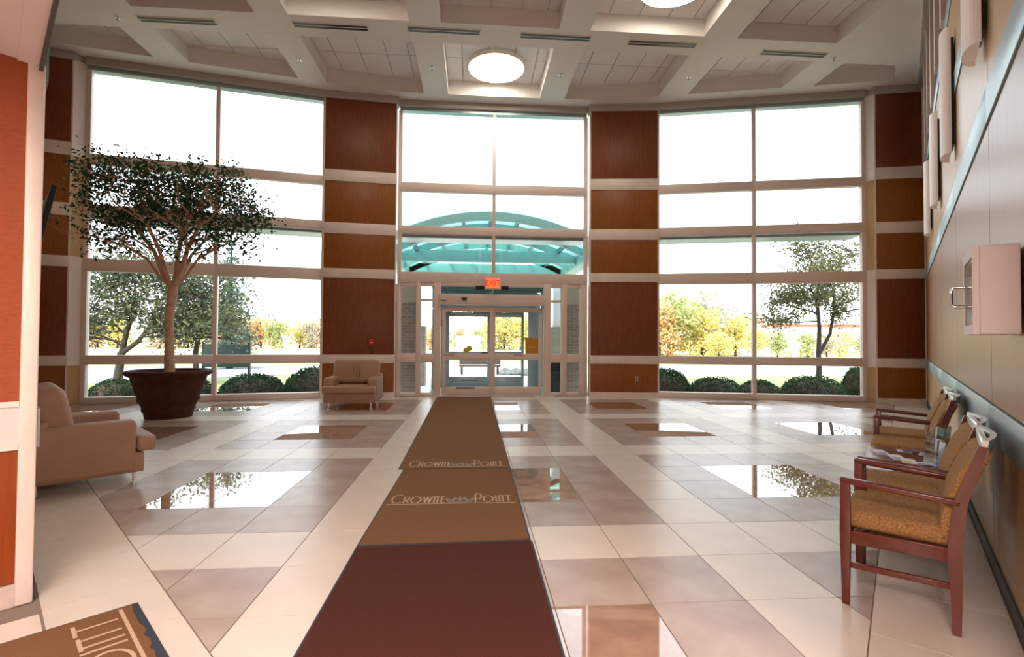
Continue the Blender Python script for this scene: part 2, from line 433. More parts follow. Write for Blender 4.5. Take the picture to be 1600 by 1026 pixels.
# right wall: a = s -1.5, runs to s 12.24 ; local y positive = into the room
wr, LR = wall_empty('wall_right', W(-1.5, 0), W(12.24, 0)); S0 = 1.5
G().box(0, LR, -.2, -.02, 0, 8.2).build('backing', 'dark_trim', wr)
seams = [-1.5, 1.05, 3.67, 6.29, 8.91, 12.24]
for z0, z1, m in ((.10, .86, 'wall_wood_lit'), (1.10, 2.98, 'wall_wood'), (3.24, 4.14, 'wall_wood_lit'), (4.40, 5.36, 'wall_wood_lit')):
    for a, b in zip(seams[:-1], seams[1:]):
        G().box(a+S0+.006, b+S0-.006, -.02, 0, z0, z1).build('wood_panel', m, wr)
for z0, z1 in ((.87, 1.09), (2.99, 3.23), (4.15, 4.39), (5.37, 5.60)):
    for a, b in zip(seams[:-1], seams[1:]):
        G().box(a+S0+.003, b+S0-.003, -.02, .014, z0, z1).build('metal_band', 'band_blue', wr, bevel=.004)
G().box(0, LR, -.02, .012, 0, .10).build('skirting', 'dark_trim', wr)
G().box(0, LR, -.02, .0, 5.61, 7.72).build('dark_pane', 'dark_glass', wr)
for k in range(10): G().box(.6+1.42*k, .84+1.42*k, -.02, .05, 5.61, 7.59).build('mullion', 'frame_metal', wr)
G().box(0, LR, -.02, .12, 7.60, 7.75).build('head', 'cornice_paint', wr)
# left wall (its face is turned away from the camera)
wl, LL = wall_empty('wall_left', LE, WL(0, 0))
G().box(0, LL, -.2, -.02, 0, 8.2).build('backing', 'dark_trim', wl)
for z0, z1, m in ((.10, .86, 'wall_wood_lit'), (1.10, 2.98, 'wall_wood'), (3.24, 5.36, 'wall_wood_lit'), (5.6, 7.75, 'wood_red')):
    for k in range(4): G().box(LL*k/4+.005, LL*(k+1)/4-.005, -.02, 0, z0, z1).build('wood_panel', m, wl)
for z0, z1 in ((.87, 1.09), (2.99, 3.23), (5.37, 5.60)): G().box(0, LL, -.02, .014, z0, z1).build('metal_band', 'band_blue', wl)
G().box(0, LL, -.02, .012, 0, .10).build('skirting', 'dark_trim', wl)
# corridor partition at the near left, low ceiling, fascias, back walls
pa = WL(0, 0); pb = (pa[0]-.74411*5.2, pa[1]-.66806*5.2)
wp, LP = wall_empty('wall_corridor', pb, pa)     # y left of pb->pa ... room side is -y
G().box(0, LP-.03, .0, .16, 0, 3.07).build('core', 'white_paint', wp)
G().box(0, LP-.075, -.02, 0, .13, .87).build('wood_panel', 'wood_partition', wp)
G().box(0, LP-.075, -.02, 0, 1.14, 3.07).build('fabric_panel', 'wall_fabric', wp)
G().box(0, LP-.075, -.026, 0, .90, 1.11).build('metal_band', 'white_paint', wp)
for z in (.87, 1.11): G().box(0, LP-.075, -.034, 0, z, z+.03).build('trim_strip', 'metal_band', wp)
G().box(0, LP-.075, -.03, 0, 0, .125).build('skirting', 'marble', wp)
G().box(LP-.075, LP+.0, -.035, .16, 0, 3.07).build('corner_trim', 'metal_band', wp, bevel=.008)
lowpoly = [WL(.0, -.02), pb, (-9, -7.5), (8.5, -7.5), (8.5, 1.6), W(-1.5, 0), (.9, -.67)]
lc = G(); lc.prism([WL(.0, -.02), pb, (-9, -7.5), (.9, -7.5), (.9, -.67)], 3.07, 3.3); lc.prism([(.9, -.67), (.9, -7.5), (8.5, -7.5), (8.5, 1.6), W(-1.5, 0)], 3.07, 3.3)
lc = lc.build('ceiling_corridor', 'white_paint'); lc['kind'] = 'structure'
fa = G(); a, b = WL(0, 0), (.9, -.67)
M, L = seg_frame(a, b); fa.box(0, L, -.12, -.02, 3.06, 8.2, M); M, L = seg_frame((.9, -.67), W(-1.5, 0)); fa.box(0, L, -.12, -.02, 3.06, 8.2, M)
fa = fa.build('wall_upper_back', 'white_paint'); fa['kind'] = 'structure'
e = G(); M, L = seg_frame(a, b); e.box(0, L, -.03, -.012, 3.03, 3.3, M); e = e.build('trim_1', 'dark_trim'); e['kind'] = 'structure'
bw = G(); bw.box(-9.2, 8.7, -7.7, -7.5, 0, 3.3); bw.box(8.5, 8.7, -7.5, 1.8, 0, 3.3)
bw = bw.build('wall_back', 'white_paint'); bw['kind'] = 'structure'
bw = G(); M, L = seg_frame((-9, -7.5), pb); bw.box(0, L, 0, .2, 0, 3.3, M); bw = bw.build('wall_back_left', 'white_paint'); bw['kind'] = 'structure'
bw = G(); M, L = seg_frame(W(-1.5, -.2), (8.6, 1.6)); bw.box(0, L, 0, .2, 0, 3.3, M); bw = bw.build('wall_back_right', 'white_paint'); bw['kind'] = 'structure'

# ---- curtain wall
BANDS = [(.88, 1.09), (2.97, 3.25), (4.25, 4.46), (5.37, 5.60)]
ZT = 7.50
def facet(parent, a, b, low=True, centre=False):
    M, L = seg_frame(a, b)          # local +y is outside
    rows = [(.15, .88), (1.09, 2.97), (3.25, 4.17), (4.46, 5.37), (5.60, ZT)]
    if not low: rows = rows[2:]
    for z0, z1 in rows:
        G().box(.05, L-.05, .02, .032, z0, z1, M).build('pane', 'pane', parent)
    for k, (z0, z1) in enumerate(BANDS):
        if not low and k == 0: continue
        G().box(0, L, -.09, .06, z0, z1, M).build('transom', 'frame_metal', parent, bevel=.006)
    G().box(0, L, .06, .72, 4.17, 4.25, M).build('sunshade', 'blue_metal', parent)
    if low: G().box(0, L, -.1, .08, 0, .15, M).build('sill', 'frame_metal', parent, bevel=.01)
    G().box(-.02, L+.02, -.06, .14, ZT, ZT+.09, M).build('head_frame', 'blue_metal', parent)
    G().box(-.03, L+.03, -.16, .12, ZT+.09, ZC+.02, M).build('cornice', 'cornice_paint', parent, bevel=.01)
def mull(parent, p, a, b, z0=0, z1=ZT, w=.045, deep=(-.07, .09), name='mullion'):
    M, L = seg_frame(a, b); M = M.copy(); M[0][3] = p[0]; M[1][3] = p[1]
    G().box(-w, w, deep[0], deep[1], z0, z1, M).build(name, 'frame_metal', parent, bevel=.005)
for nm, F, low in (('window_1', FL, True), ('window_2', FC, False), ('window_3', FR, True)):
    w_ = thing(nm, kind='structure')
    for a, b in zip(F[:-1], F[1:]): facet(w_, a, b, low)
    z0 = 0 if low else 2.97
    mull(w_, F[1], F[0], F[2], z0)
    mull(w_, F[0], F[0], F[1], 0, w=.05); mull(w_, F[2], F[1], F[2], 0, w=.05)
# ---- columns
def column(a, b, label_side, depth=.42, top=True):
    c, L = wall_empty('column', a, b); c['kind'] = 'structure'       # local -y faces the room
    G().box(.01, L-.01, .012, depth, 0, ZC+.01).build('core', 'frame_metal', c)
    for z0, z1, m in ((.13, .87, 'wood_amber'), (1.09, 3.02, 'wood_red'), (3.26, 4.14, 'wood_amber'), (4.42, 5.47, 'wood_amber'), (5.76, 7.57, 'wood_red')):
        G().box(.03, L-.03, -.004, .02, z0, z1).build('wood_panel', m, c, bevel=.003)
    for z0, z1 in ((.87, 1.09), (3.02, 3.26), (4.14, 4.42), (5.47, 5.76)):
        G().box(.0, L, -.02, .02, z0, z1).build('metal_band', 'metal_band', c, bevel=.005)
    G().box(0, L, -.02, .02, 0, .13).build('plinth', 'metal_band', c)
    for x in (0, L-.03): G().box(x, x+.03, -.012, .02, .13, 7.57).build('edge_strip', 'metal_band', c)
    G().box(-.03, L+.03, -.05, .3, 7.57, ZC+.01).build('capital', 'cornice_paint', c, bevel=.008)
    return c
column((-3.79, 12.97), (-2.0, 13.18), 'l')
column((3.05, 13.17), (4.85, 12.97), 'r')
column((9.78, 11.64), W(12.1, .0), 'rr')
column(WL(11.05, .0), (-8.80, 11.72), 'll')
for a, b, F in (((9.68, 11.9), (9.78, 11.64), 1), ((-8.80, 11.72), (-8.66, 12.0), 0)):
    j, L = wall_empty('trim_2' if F else 'trim_3', a, b)
    for z0, z1, m in ((0, .87, 'wall_wood_lit'), (.87, 1.09, 'metal_band'), (1.09, 3.02, 'frame_metal'), (3.02, 3.26, 'metal_band'), (3.26, 5.47, 'wall_wood_lit'), (5.47, 5.76, 'metal_band'), (5.76, 7.6, 'frame_metal'), (7.6, 7.75, 'cornice_paint')):
        G().box(0, L, 0, .2, z0, z1).build('jamb_piece', m, j)

# ---- entrance
def flat(parent, name, m, x0, x1, z0, z1, y0, y1, bevel=.004): return G().box(x0, x1, y0, y1, z0, z1).build(name, m, parent, bevel=bevel)
en = thing('trim_4', kind='structure')
YE = 13.43
for x0, x1 in ((-1.99, -1.93), (-1.50, -1.38), (-1.04, -.86), (1.86, 2.05), (2.33, 2.48), (2.84, 3.02)):
    flat(en, 'post', 'frame_metal', x0, x1, 0, 2.97, YE-.08, YE+.08)
for x0, x1 in ((-1.93, -1.50), (-1.38, -1.04), (2.05, 2.33), (2.48, 2.84)):
    flat(en, 'sill', 'frame_metal', x0, x1, 0, .09, YE-.06, YE+.06)
    flat(en, 'rail', 'frame_metal', x0, x1, .89, 1.12, YE-.07, YE+.06)
    flat(en, 'pane', 'pane', x0, x1, .09, .89, YE, YE+.012, 0)
    top = 2.88
    if x0 in (-1.38, 2.05):
        flat(en, 'rail', 'frame_metal', x0, x1, 2.49, 2.55, YE-.05, YE+.05)
    flat(en, 'pane', 'pane', x0, x1, 1.12, top, YE, YE+.012, 0)
    flat(en, 'rail', 'frame_metal', x0, x1, top, 2.97, YE-.06, YE+.06)
flat(en, 'transom_pane', 'pane', -.86, 1.86, 2.68, 2.89, YE, YE+.012, 0)
flat(en, 'rail', 'frame_metal', -.86, 1.86, 2.89, 2.97, YE-.06, YE+.06)
flat(en, 'door_header', 'frame_metal', -.9, 1.88, 2.40, 2.68, YE-.16, YE+.08, .012)
def leaf(nm, x0, x1, y, fm='frame_metal', top=2.34, base=.01, glass=((.24, .95), (1.12, 2.22)), parent=None):
    d = thing(nm, kind='structure')
    flat(d, 'stile', fm, x0, x0+.085, base, top, y-.025, y+.025); flat(d, 'stile', fm, x1-.085, x1, base, top, y-.025, y+.025)
    zz = [base]+[v for g_ in glass for v in g_]+[top]
    for k in range(0, len(zz), 2): flat(d, 'rail', fm, x0+.085, x1-.085, zz[k], zz[k+1], y-.023, y+.023)
    for z0, z1 in glass: flat(d, 'pane', 'pane', x0+.085, x1-.085, z0, z1, y-.005, y+.005, 0)
    return d
d1 = leaf('door_1', -.82, .52, YE-.03); d2 = leaf('door_2', .49, 1.83, YE+.04)
# vestibule: outer sliding doors, side glazing, soffit, brick piers
v = thing('trim_5', kind='structure')
YV = 16.0
for x0, x1 in ((-1.15, -.84), (1.72, 2.1)): flat(v, 'post', 'blue_metal', x0, x1, -.02, 2.95, YV-.08, YV+.08)
flat(v, 'door_header', 'blue_metal', -.84, 1.72, 2.34, 2.95, YV-.1, YV+.1)
flat(v, 'soffit', 'blue_metal', -1.2, 2.15, 2.98, 3.05, 13.52, 16.1)
for y0 in (14.2, 15.0, 15.8):
    flat(v, 'soffit_beam', 'teal_steel_dark', -1.1, 2.0, 2.9, 2.98, y0, y0+.08)
for x in (-1.12, 2.06):
    for y0 in (14.3, 15.2): flat(v, 'post', 'blue_metal', x-.03, x+.03, -.02, 2.98, y0, y0+.07)
    flat(v, 'pane', 'pane', x-.005, x+.005, .1, 2.9, 13.55, 15.9, 0)
    flat(v, 'sill', 'blue_metal', x-.03, x+.03, -.02, .1, 13.55, 15.9)
d3 = leaf('door_3', -.84, .52, YV, 'blue_metal', 2.34, .0, ((.32, .96), (1.10, 2.2))); d4 = leaf('door_4', .44, 1.6, YV+.07, 'blue_metal', 2.34, .0, ((.32, .96), (1.10, 2.2)))
vf = G().box(-1.2, 2.15, 13.5, 16.1, -.1, -.005).build('floor_vestibule', 'concrete'); vf['kind'] = 'structure'
for x0, x1, lab in ((-2.35, -1.58, 'brick pier beside the entrance, seen through the left side pane'), (2.62, 3.10, 'brick pier beside the entrance, seen through the right side pane')):
    p = thing('brick_pier', lab, 'pier', ((x0+x1)/2, 14.6, -.4))
    h = (x1-x0)/2
    G().box(-h, h, -.35, .35, 0, 2.9).build('shaft', 'brick', p)
    G().box(-h-.02, h+.02, -.37, .37, 2.9, 3.42).build('cap', 'stone_beige', p)

# ================================================================== things in the lobby
# ---- ceiling fittings
for k, (x, y) in enumerate(((-5.87, 10.345), (-2.9, 10.27), (-.64, 10.22), (1.64, 10.24), (3.92, 10.285), (6.9, 10.40))):
    labs = ['leftmost black linear slot diffuser in the ceiling', 'linear slot diffuser above the left wood column', 'linear slot diffuser to the left of the round ceiling lamp',
            'linear slot diffuser to the right of the round ceiling lamp', 'linear slot diffuser above the right wood column', 'rightmost black linear slot diffuser in the ceiling']
    t = thing('slot_diffuser', labs[k], 'air vent', (x, y, ZC), 0, 'slot diffusers in the ceiling')
    G().box(-.74, .74, -.09, .09, -.012, 0).build('frame', 'ceiling_paint', t)
    for dy in (-.045, .045): G().box(-.72, .72, dy-.026, dy+.026, -.018, -.0121).build('slot', 'black', t)
for k, (x, y) in enumerate(((-7.0, 10.35), (-3.95, 11.6), (-1.0, 11.65), (2.0, 11.7), (5.05, 11.55), (7.9, 10.5))):
    labs = ['sprinkler head at the far left of the ceiling', 'sprinkler head on the beam above the left window', 'sprinkler head on the beam left of the round lamp', 'sprinkler head on the beam right of the round lamp', 'sprinkler head on the beam above the right window', 'sprinkler head at the far right of the ceiling']
    t = thing('sprinkler_head', labs[k], 'sprinkler', (x, y, ZC), 0, 'sprinkler heads')
    G().lathe([(.055, 0), (.05, -.012), (.02, -.014)], 16).build('plate', 'brushed', t, smooth=True)
    G().lathe([(.012, -.014), (.012, -.05), (.03, -.055), (.03, -.06)], 10).build('nozzle', 'cornice_paint', t, smooth=True)
for k, (x, y) in enumerate(((.5, 12.08), (3.62, 8.88), (-2.62, 8.4))):  # the third lamp is added out of view to brighten the lobby
    labs = ['round glowing ceiling lamp above the entrance', 'round glowing ceiling lamp cut by the top edge of the photo', 'unseen round ceiling lamp added for extra light, in a left coffer']
    t = thing('ceiling_lamp', labs[k], 'lamp', (x, y, 8.10), 0, 'round ceiling lamps')
    G().lathe([(.70, 0), (.70, -.06), (.68, -.08)], 48).build('ring', 'ceiling_paint', t, smooth=True)
    G().lathe([(.66, -.081), (.66, -.09), (.4, -.10), (.05, -.103)], 48).build('diffuser', 'lamp_glow', t, smooth=True)

# ---- sconces on the right wall
sc_labels = ['nearest white half-round wall sconce, cut by the top of the photo', 'second wall sconce from the camera, tall half-round shade', 'third wall sconce from the camera', 'farthest and smallest wall sconce, beside the dark end column']
sp = None
for k in range(4):
    s = 1.14+2.52*k; x, y = W(s, .012)
    t = thing('wall_sconce', sc_labels[k], 'sconce', (x, y, 3.52), ANGR, 'half-round wall sconces')
    if sp is None:
        g = G(); n = 14; pr = [(-.2*cos(pi*i/n), .03+.085*sin(pi*i/n)) for i in range(n+1)]
        sh = G(); inner = [(a*.93, .025+(b-.03)*.9) for a, b in pr]
        poly = pr+inner[::-1]
        m = len(poly); v_ = [(p[0], p[1], 0) for p in poly]+[(p[0], p[1], 1.36) for p in poly]
        f = [(i, (i+1) % m, m+(i+1) % m, m+i) for i in range(m)]
        for i in range(n): f.append((i, 2*n+1-i, 2*n-i, i+1)); f.append((m+i, m+i+1, m+2*n-i, m+2*n+1-i))
        sh.add(v_, f); shade = sh.mesh('shade', False); shade.materials.append(MATS['sconce_shade'])
        b1 = G(); pp = [(a*.9, .024+(b-.03)*.88) for a, b in pr]
        b1.prism(pp[::-1], .03, .045); bottom = b1.mesh('diffuser'); bottom.materials.append(MATS['sconce_shade'])
        b2 = G(); b2.box(-.14, .14, 0, .022, .1, 1.26); back = b2.mesh('bracket'); back.materials.append(MATS['black'])
        sp = (shade, bottom, back)
    for nm, me in zip(('shade', 'diffuser', 'bracket'), sp):
        o = bpy.data.objects.new(nm, me); COL.objects.link(o); o.parent = t

# ---- defibrillator style cabinet on the right wall
x, y = W(-.20, .016)
t = thing('wall_cabinet', 'white steel wall cabinet with a glazed door and a D handle on the right wall', 'cabinet', (x, y, 1.545), ANGR)
g = G(); g.box(.03, .52, 0, .15, 0, .445); g.build('body', 'white_paint', t, bevel=.006)
g = G(); g.box(.03, .52, .15, .175, 0, .05); g.box(.03, .52, .15, .175, .395, .445); g.box(.03, .055, .15, .175, .05, .395); g.box(.47, .52, .15, .175, .05, .395)
dr = g.build('door', 'white_paint', t)
G().box(.055, .47, .155, .170, .05, .395).build('pane', 'dark_glass', dr)
G().tube([(.42, .175, .27), (.42, .225, .27), (.42, .235, .25), (.42, .235, .18), (.42, .225, .16), (.42, .175, .16)], .009, 8).build('handle', 'chrome', dr, smooth=True)

# ---- fire alarm, outlet, exit sign, sensor, door stickers
t = thing('fire_alarm', 'small red fire alarm pull box on the left wood column', 'fire alarm', (-2.585, 13.105, 1.33), .117)
G().box(-.055, .055, -.05, 0, 0, .16).build('housing', 'red_alarm', t, bevel=.008)
G().box(-.035, .035, -.062, -.05, .05, .075).build('pull_bar', 'white_paint', t)
t = thing('power_outlet', 'small tan power outlet plate low on the right wood column', 'outlet', (4.28, 13.025, .42), -.11)
G().box(-.04, .04, -.012, 0, 0, .13).build('plate', 'outlet', t, bevel=.003)
for z in (.03, .075): G().box(-.018, .018, -.015, -.012, z, z+.028).build('socket', 'dark_trim', t)
def textmesh(s, size, m, parent, loc, rot, name='lettering', ext=.002):
    cu = bpy.data.curves.new('t', 'FONT'); cu.body = s; cu.size = size; cu.extrude = ext; cu.align_x = 'CENTER'; cu.align_y = 'CENTER'
    o = bpy.data.objects.new('t', cu); COL.objects.link(o); dg = bpy.context.evaluated_depsgraph_get()
    me = bpy.data.meshes.new_from_object(o.evaluated_get(dg)); bpy.data.objects.remove(o)
    me.materials.clear(); me.materials.append(MATS[m]); r_ = bpy.data.objects.new(name, me); COL.objects.link(r_); r_.parent = parent
    r_.location = loc; r_.rotation_euler = rot; return r_
t = thing('exit_sign', 'lit EXIT sign hanging above the sliding doors', 'exit sign', (.495, YE-.19, 2.80))
G().box(-.215, .215, -.04, .03, 0, .32).build('housing', 'white_paint', t, bevel=.01)
G().box(-.185, .185, -.046, -.04, .03, .29).build('face', 'exit_face', t)
textmesh('EXIT', .2, 'exit_letter', t, (0, -.048, .16), (pi/2, 0, 0))
G().box(-.01, .01, -.01, .01, -.1, 0).build('stem', 'white_paint', t)
G().box(-.45, -.22, .03, .12, -.01, .1).build('emergency_lamp', 'black', t, bevel=.02)
G().box(.22, .42, .03, .12, -.01, .1).build('emergency_lamp', 'black', t, bevel=.02)
t = thing('motion_sensor', 'small black motion sensor on the header above the left door leaf', 'sensor', (-.25, YE-.16, 2.56))
G().lathe([(.0, -.05), (.05, -.045), (.085, 0), (.07, .025), (.0, .03)], 20).build('housing', 'black', t, smooth=True)
o = G().box(-.86, -.72, YE-.165, YE-.16, 2.485, 2.51).build('badge', 'dark_trim'); tag(o, 'tiny dark nameplate at the left end of the door header', 'nameplate')
def sticker(x0, x1, z0, z1, m, y, lab, cat='sticker', dashes=0, dm='white_paint'):
    o = G().box(x0, x1, y-.004, y, z0, z1).build('sticker', m); tag(o, lab, cat)
    return o
yl = YE-.0551; yr = YE+.015
sticker(-.80, -.50, 1.075, 1.09, 'decal_red', yl, 'thin red text strip on the left door leaf')
sticker(1.05, 1.33, 1.075, 1.09, 'decal_red', yr, 'thin red text strip on the right door leaf')
sticker(.22, .38, 1.125, 1.155, 'black', yl, 'small black label on the mid rail of the left door leaf')
sticker(-.45, .05, .20, .235, 'black', yl, 'black lettering strip along the bottom rail of the left door leaf')
sticker(-.32, .13, .405, .43, 'black', YE-.03-.006, 'narrow black lettering strip low on the left door glass')
sticker(-.855, -.815, 1.83, 2.0, 'note_orange', YE-.0805, 'small orange tag on the door jamb at left')
t = thing('door_decal', 'two overlapping round yellow decals on the left door glass', 'sticker', (-.16, YE-.0365, 1.2))
for dx, dz in ((-.03, 0), (.05, .045)):
    g = G(); g.add([(dx+.075*cos(a*pi/12), -.002*(1 if dx < 0 else 2), dz+.075*sin(a*pi/12)) for a in range(24)], [tuple(range(24))]); g.build('disc', 'decal_yellow', t)
t = thing('paper_notice', 'orange paper notice taped to the right door glass', 'notice', (1.56, yr+.01, 1.08))
G().box(-.18, .18, -.003, 0, 0, .46).build('sheet', 'note_orange', t); G().box(-.1, .1, -.0045, -.003, .21, .22).build('text_line', 'print_yellow', t)

# ---- mats with lettering
SKZ = [0]
def strokes(G_, pts, w_, M):
    for a, b in zip(pts[:-1], pts[1:]):
        a = Vector(a); b = Vector(b); t_ = (b-a)
        if t_.length < 1e-6: continue
        t_.normalize(); n = Vector((-t_.y, t_.x))*w_/2; a2 = a-t_*w_*.25; b2 = b+t_*w_*.25
        SKZ[0] = (SKZ[0]+1) % 97; zz_ = SKZ[0]*.00001
        G_.add([(a2.x+n.x, a2.y+n.y, zz_), (a2.x-n.x, a2.y-n.y, zz_), (b2.x-n.x, b2.y-n.y, zz_), (b2.x+n.x, b2.y+n.y, zz_)], [(0, 1, 2, 3)], M)
def arc(cx_, cy, rx, ry, a0, a1, n=16): return [(cx_+rx*cos(radians(a0+(a1-a0)*i/n)), cy+ry*sin(radians(a0+(a1-a0)*i/n))) for i in range(n+1)]
GL = {
 'C': (.95, [arc(.52, .5, .48, .5, 50, 310)]),
 'R': (.62, [[(.06, 0), (.06, 1)], [(.06, 1)]+arc(.3, .72, .26, .28, 90, -90)+[(.06, .44)], [(.28, .44), (.62, 0)]]),
 'O': (1.25, [arc(.6, .5, .56, .5, 0, 360, 24)]),
 'W': (1.0, [[(.02, 1), (.26, 0), (.5, .95), (.74, 0), (.98, 1)]]),
 'N': (.72, [[(.12, 0), (.12, 1)], [(.0, .97), (.62, .97)], [(.5, 1), (.5, 0)]]),
 'E': (.5, [[(.45, 1), (.08, 1), (.08, 0), (.45, 0)], [(.08, .5), (.38, .5)]]),
 'P': (.62, [[(.08, 0), (.08, 1)], [(.08, 1)]+arc(.3, .68, .3, .32, 90, -90)+[(.08, .36)]]),
 'I': (.22, [[(.1, 0), (.1, 1)]]),
 'T': (.6, [[(.0, 1), (.58, 1)], [(.29, 1), (.29, 0)]]),
}
def lettering(parent, M, W_=1.07, H_=.24, sw=.014):
    """local x along the line, y up the letters, centred on the origin"""
    units = sum(GL[ch][0]*(1 if k == 0 else .75) for wd_ in ('CROWNE', 'POINT') for k, ch in enumerate(wd_)); XS = (W_-.26-11*.012)/units
    def word(g, x, s):
        for k, ch in enumerate(s):
            wd, st = GL[ch]; h = H_ if k == 0 else H_*.72; ww = (1 if k == 0 else .75)*XS
            for p in st: strokes(g, [(x+a*ww, b*h) for a, b in p], sw, M)
            x += wd*ww+.012
        return x
    def wl_(s): 
        return sum(GL[ch][0]*(1 if k == 0 else .75)*XS+.012 for k, ch in enumerate(s))
    a = wl_('CROWNE'); b = wl_('POINT'); gap = .26; tot = a+b+gap; x0 = -tot/2
    g = G(); word(g, x0, 'CROWNE'); word(g, x0+a+gap, 'POINT')
    strokes(g, [(x0-.02, -.03), (x0+tot+.02, -.03)], sw, M)
    g.build('lettering', 'mat_letter', parent)
    c = G(); cx_ = x0+a+gap/2-.006
    for p in ([(-.1, .0), (.1, .0)], [(-.1, .02), (-.13, .11), (-.06, .05), (-.05, .13), (0, .06), (.0, .16), (.0, .06), (.05, .13), (.06, .05), (.13, .11), (.1, .02)], [(-.09, .03), (.09, .03)]):
        strokes(c, [(cx_+q[0], q[1]) for q in p], .018, M)
    c.build('crown_emblem', 'mat_crown', parent)
def floor_mat(nm, lab, poly, m, h=.010, z=0, edge=.014, edgemat='mat_rubber'):
    cx_ = sum(p[0] for p in poly)/4; cy = sum(p[1] for p in poly)/4
    t = thing(nm, lab, 'mat', (cx_, cy, z)); loc = [Vector((p[0]-cx_, p[1]-cy)) for p in poly]
    G().prism([tuple(p) for p in loc], 0, h*.6).build('rubber_border', edgemat, t)
    inn = []
    for p in loc:
        inn.append((p.x-(edge if p.x > 0 else -edge), p.y-(edge if p.y > 0 else -edge)))
    return t, loc, inn, h
t, loc, inn, h = floor_mat('floor_mat', 'far brown entrance mat with cream lettering at its near end', [(-.85, 5.93), (.445, 5.90), (.455, 13.2), (-.93, 13.2)], 'mat_brown')
G().prism(inn, h*.55, h).build('pile', 'mat_brown', t); cy = (5.93+5.90+13.2*2)/4; cx_ = (-.85+.445+.455-.93)/4
lettering(t, Matrix.Translation((-.19-cx_, 6.02-cy, h+.001)), W_=1.12, H_=.27)
t, loc, inn, h = floor_mat('floor_mat', 'middle brown entrance mat with cream lettering and crown emblem', [(-.83, 3.76), (.44, 3.80), (.445, 5.895), (-.79, 5.925)], 'mat_brown')
G().prism(inn, h*.55, h).build('pile', 'mat_brown', t); cx_ = (-.83+.44+.445-.79)/4; cy = (3.76+3.80+5.895+5.925)/4
lettering(t, Matrix.Translation((-.185-cx_, 4.69-cy, h+.001)), W_=1.12, H_=.25)
t, loc, inn, h = floor_mat('floor_mat', 'large dark maroon floor mat nearest the camera', [(-.84, .9), (.44, .9), (.45, 3.79), (-.83, 3.75)], 'mat_dark')
G().prism(inn, h*.55, h).build('pile', 'mat_dark', t)
# corner mat, laid square to the corridor
c0 = Vector((-1.883, 3.048)); ux = -NL; uy = -DL     # ux away from the room edge, uy towards the camera
t = thing('floor_mat', 'brown lettered mat in the near left corner with a ragged navy edge', 'mat', (c0.x, c0.y, 0))
def cm(a, b): p = ux*a+uy*b; return (p.x, p.y)
G().prism([cm(.0, 0), cm(1.25, 0), cm(1.25, 2.6), cm(.0, 2.6)][::-1], 0, .006).build('rubber_border', 'mat_rubber', t)
pts = [cm(.03, .015)]
rr = random.Random(3); k = .015
while k < 2.55: k += .05; pts.append(cm(.028+rr.uniform(0, .02), k))
poly = pts+[cm(1.22, 2.58), cm(1.22, .015)]
A = sum(poly[i][0]*poly[(i+1) % len(poly)][1]-poly[(i+1) % len(poly)][0]*poly[i][1] for i in range(len(poly)))
if A < 0: poly = poly[::-1]
G().prism(poly, .005, .010).build('pile', 'mat_brown', t)
# text: runs along +DL (away from camera), letters' up is -NL
bx = Vector((*DL, 0)); by = Vector((*(-NL), 0)); bz = Vector((0, 0, 1))
org = ux*.115+uy*1.22
Mx = Matrix(((bx.x, by.x, 0, org.x), (bx.y, by.y, 0, org.y), (0, 0, 1, .0115), (0, 0, 0, 1)))
lettering(t, Mx, W_=2.3, H_=.24, sw=.018)

# ---- leather armchairs
def lounge_chair(label, loc, rz, w_=1.12, cushion_shift=0):
    """origin on the floor under the middle of the back; local +x is forward"""
    t = thing('lounge_chair', label, 'armchair', loc, rz, 'tan leather lounge chairs')
    h = w_/2; aw = .20
    G().box(.06, .93, -h+.02, h-.02, .13, .33).build('base', 'leather', t, bevel=.02, seg=4)
    for s in (-1, 1):
        y0, y1 = sorted((s*h, s*(h-aw)))
        g = G(); g.box(.03, .86, y0, y1, .14, .66); g.build('arm', 'leather', t, bevel=.045, seg=5)
    g = G(); g.box(.0, .2, -h+.02, h-.02, .14, .72); g.build('back_frame', 'leather', t, bevel=.05, seg=5)
    # seat cushion: T shaped, its front runs out in front of the arms
    g = G(); g.prism([(.24, -h+aw+.01), (.865, -h+aw+.01), (.865, -h+.01), (1.03, -h+.01), (1.03, h-.01), (.865, h-.01), (.865, h-aw-.01), (.24, h-aw-.01)], .335, .49)
    cu = g.build('seat_cushion', 'leather', t, bevel=.04, seg=5)
    g = G(); g.box(-.14, .14, -h+.06, h-.06, 0, .53)
    bk = g.build('back_cushion', 'leather', t, bevel=.085, seg=6); bk.location = (.28, 0, .49); bk.rotation_euler = (0, -.22, 0)
    for yy in (-.05, .02, .09):
        G().tube([(.158, yy, .12), (.161, yy+.01, .25), (.156, yy-.005, .38)], .006, 6).build('crease', 'leather_seam', bk, smooth=True)
    for x_ in (.12, .86):
        for s in (-1, 1):
            g = G(); g.lathe([(.035, 0), (.035, .008), (.014, .012), (.014, .135)], 14, (x_, s*(h-.12))); g.build('leg', 'chrome', t, smooth=True)
    return t
x, y = WL(2.88, .02)
lounge_chair('large tan leather armchair by the near left wall, partly behind the corridor corner', (x, y, 0), ANGL, 1.12)
lounge_chair('small tan leather armchair against the left wood column by the window', (-2.62, 11.93, 0), -pi/2, 1.12)

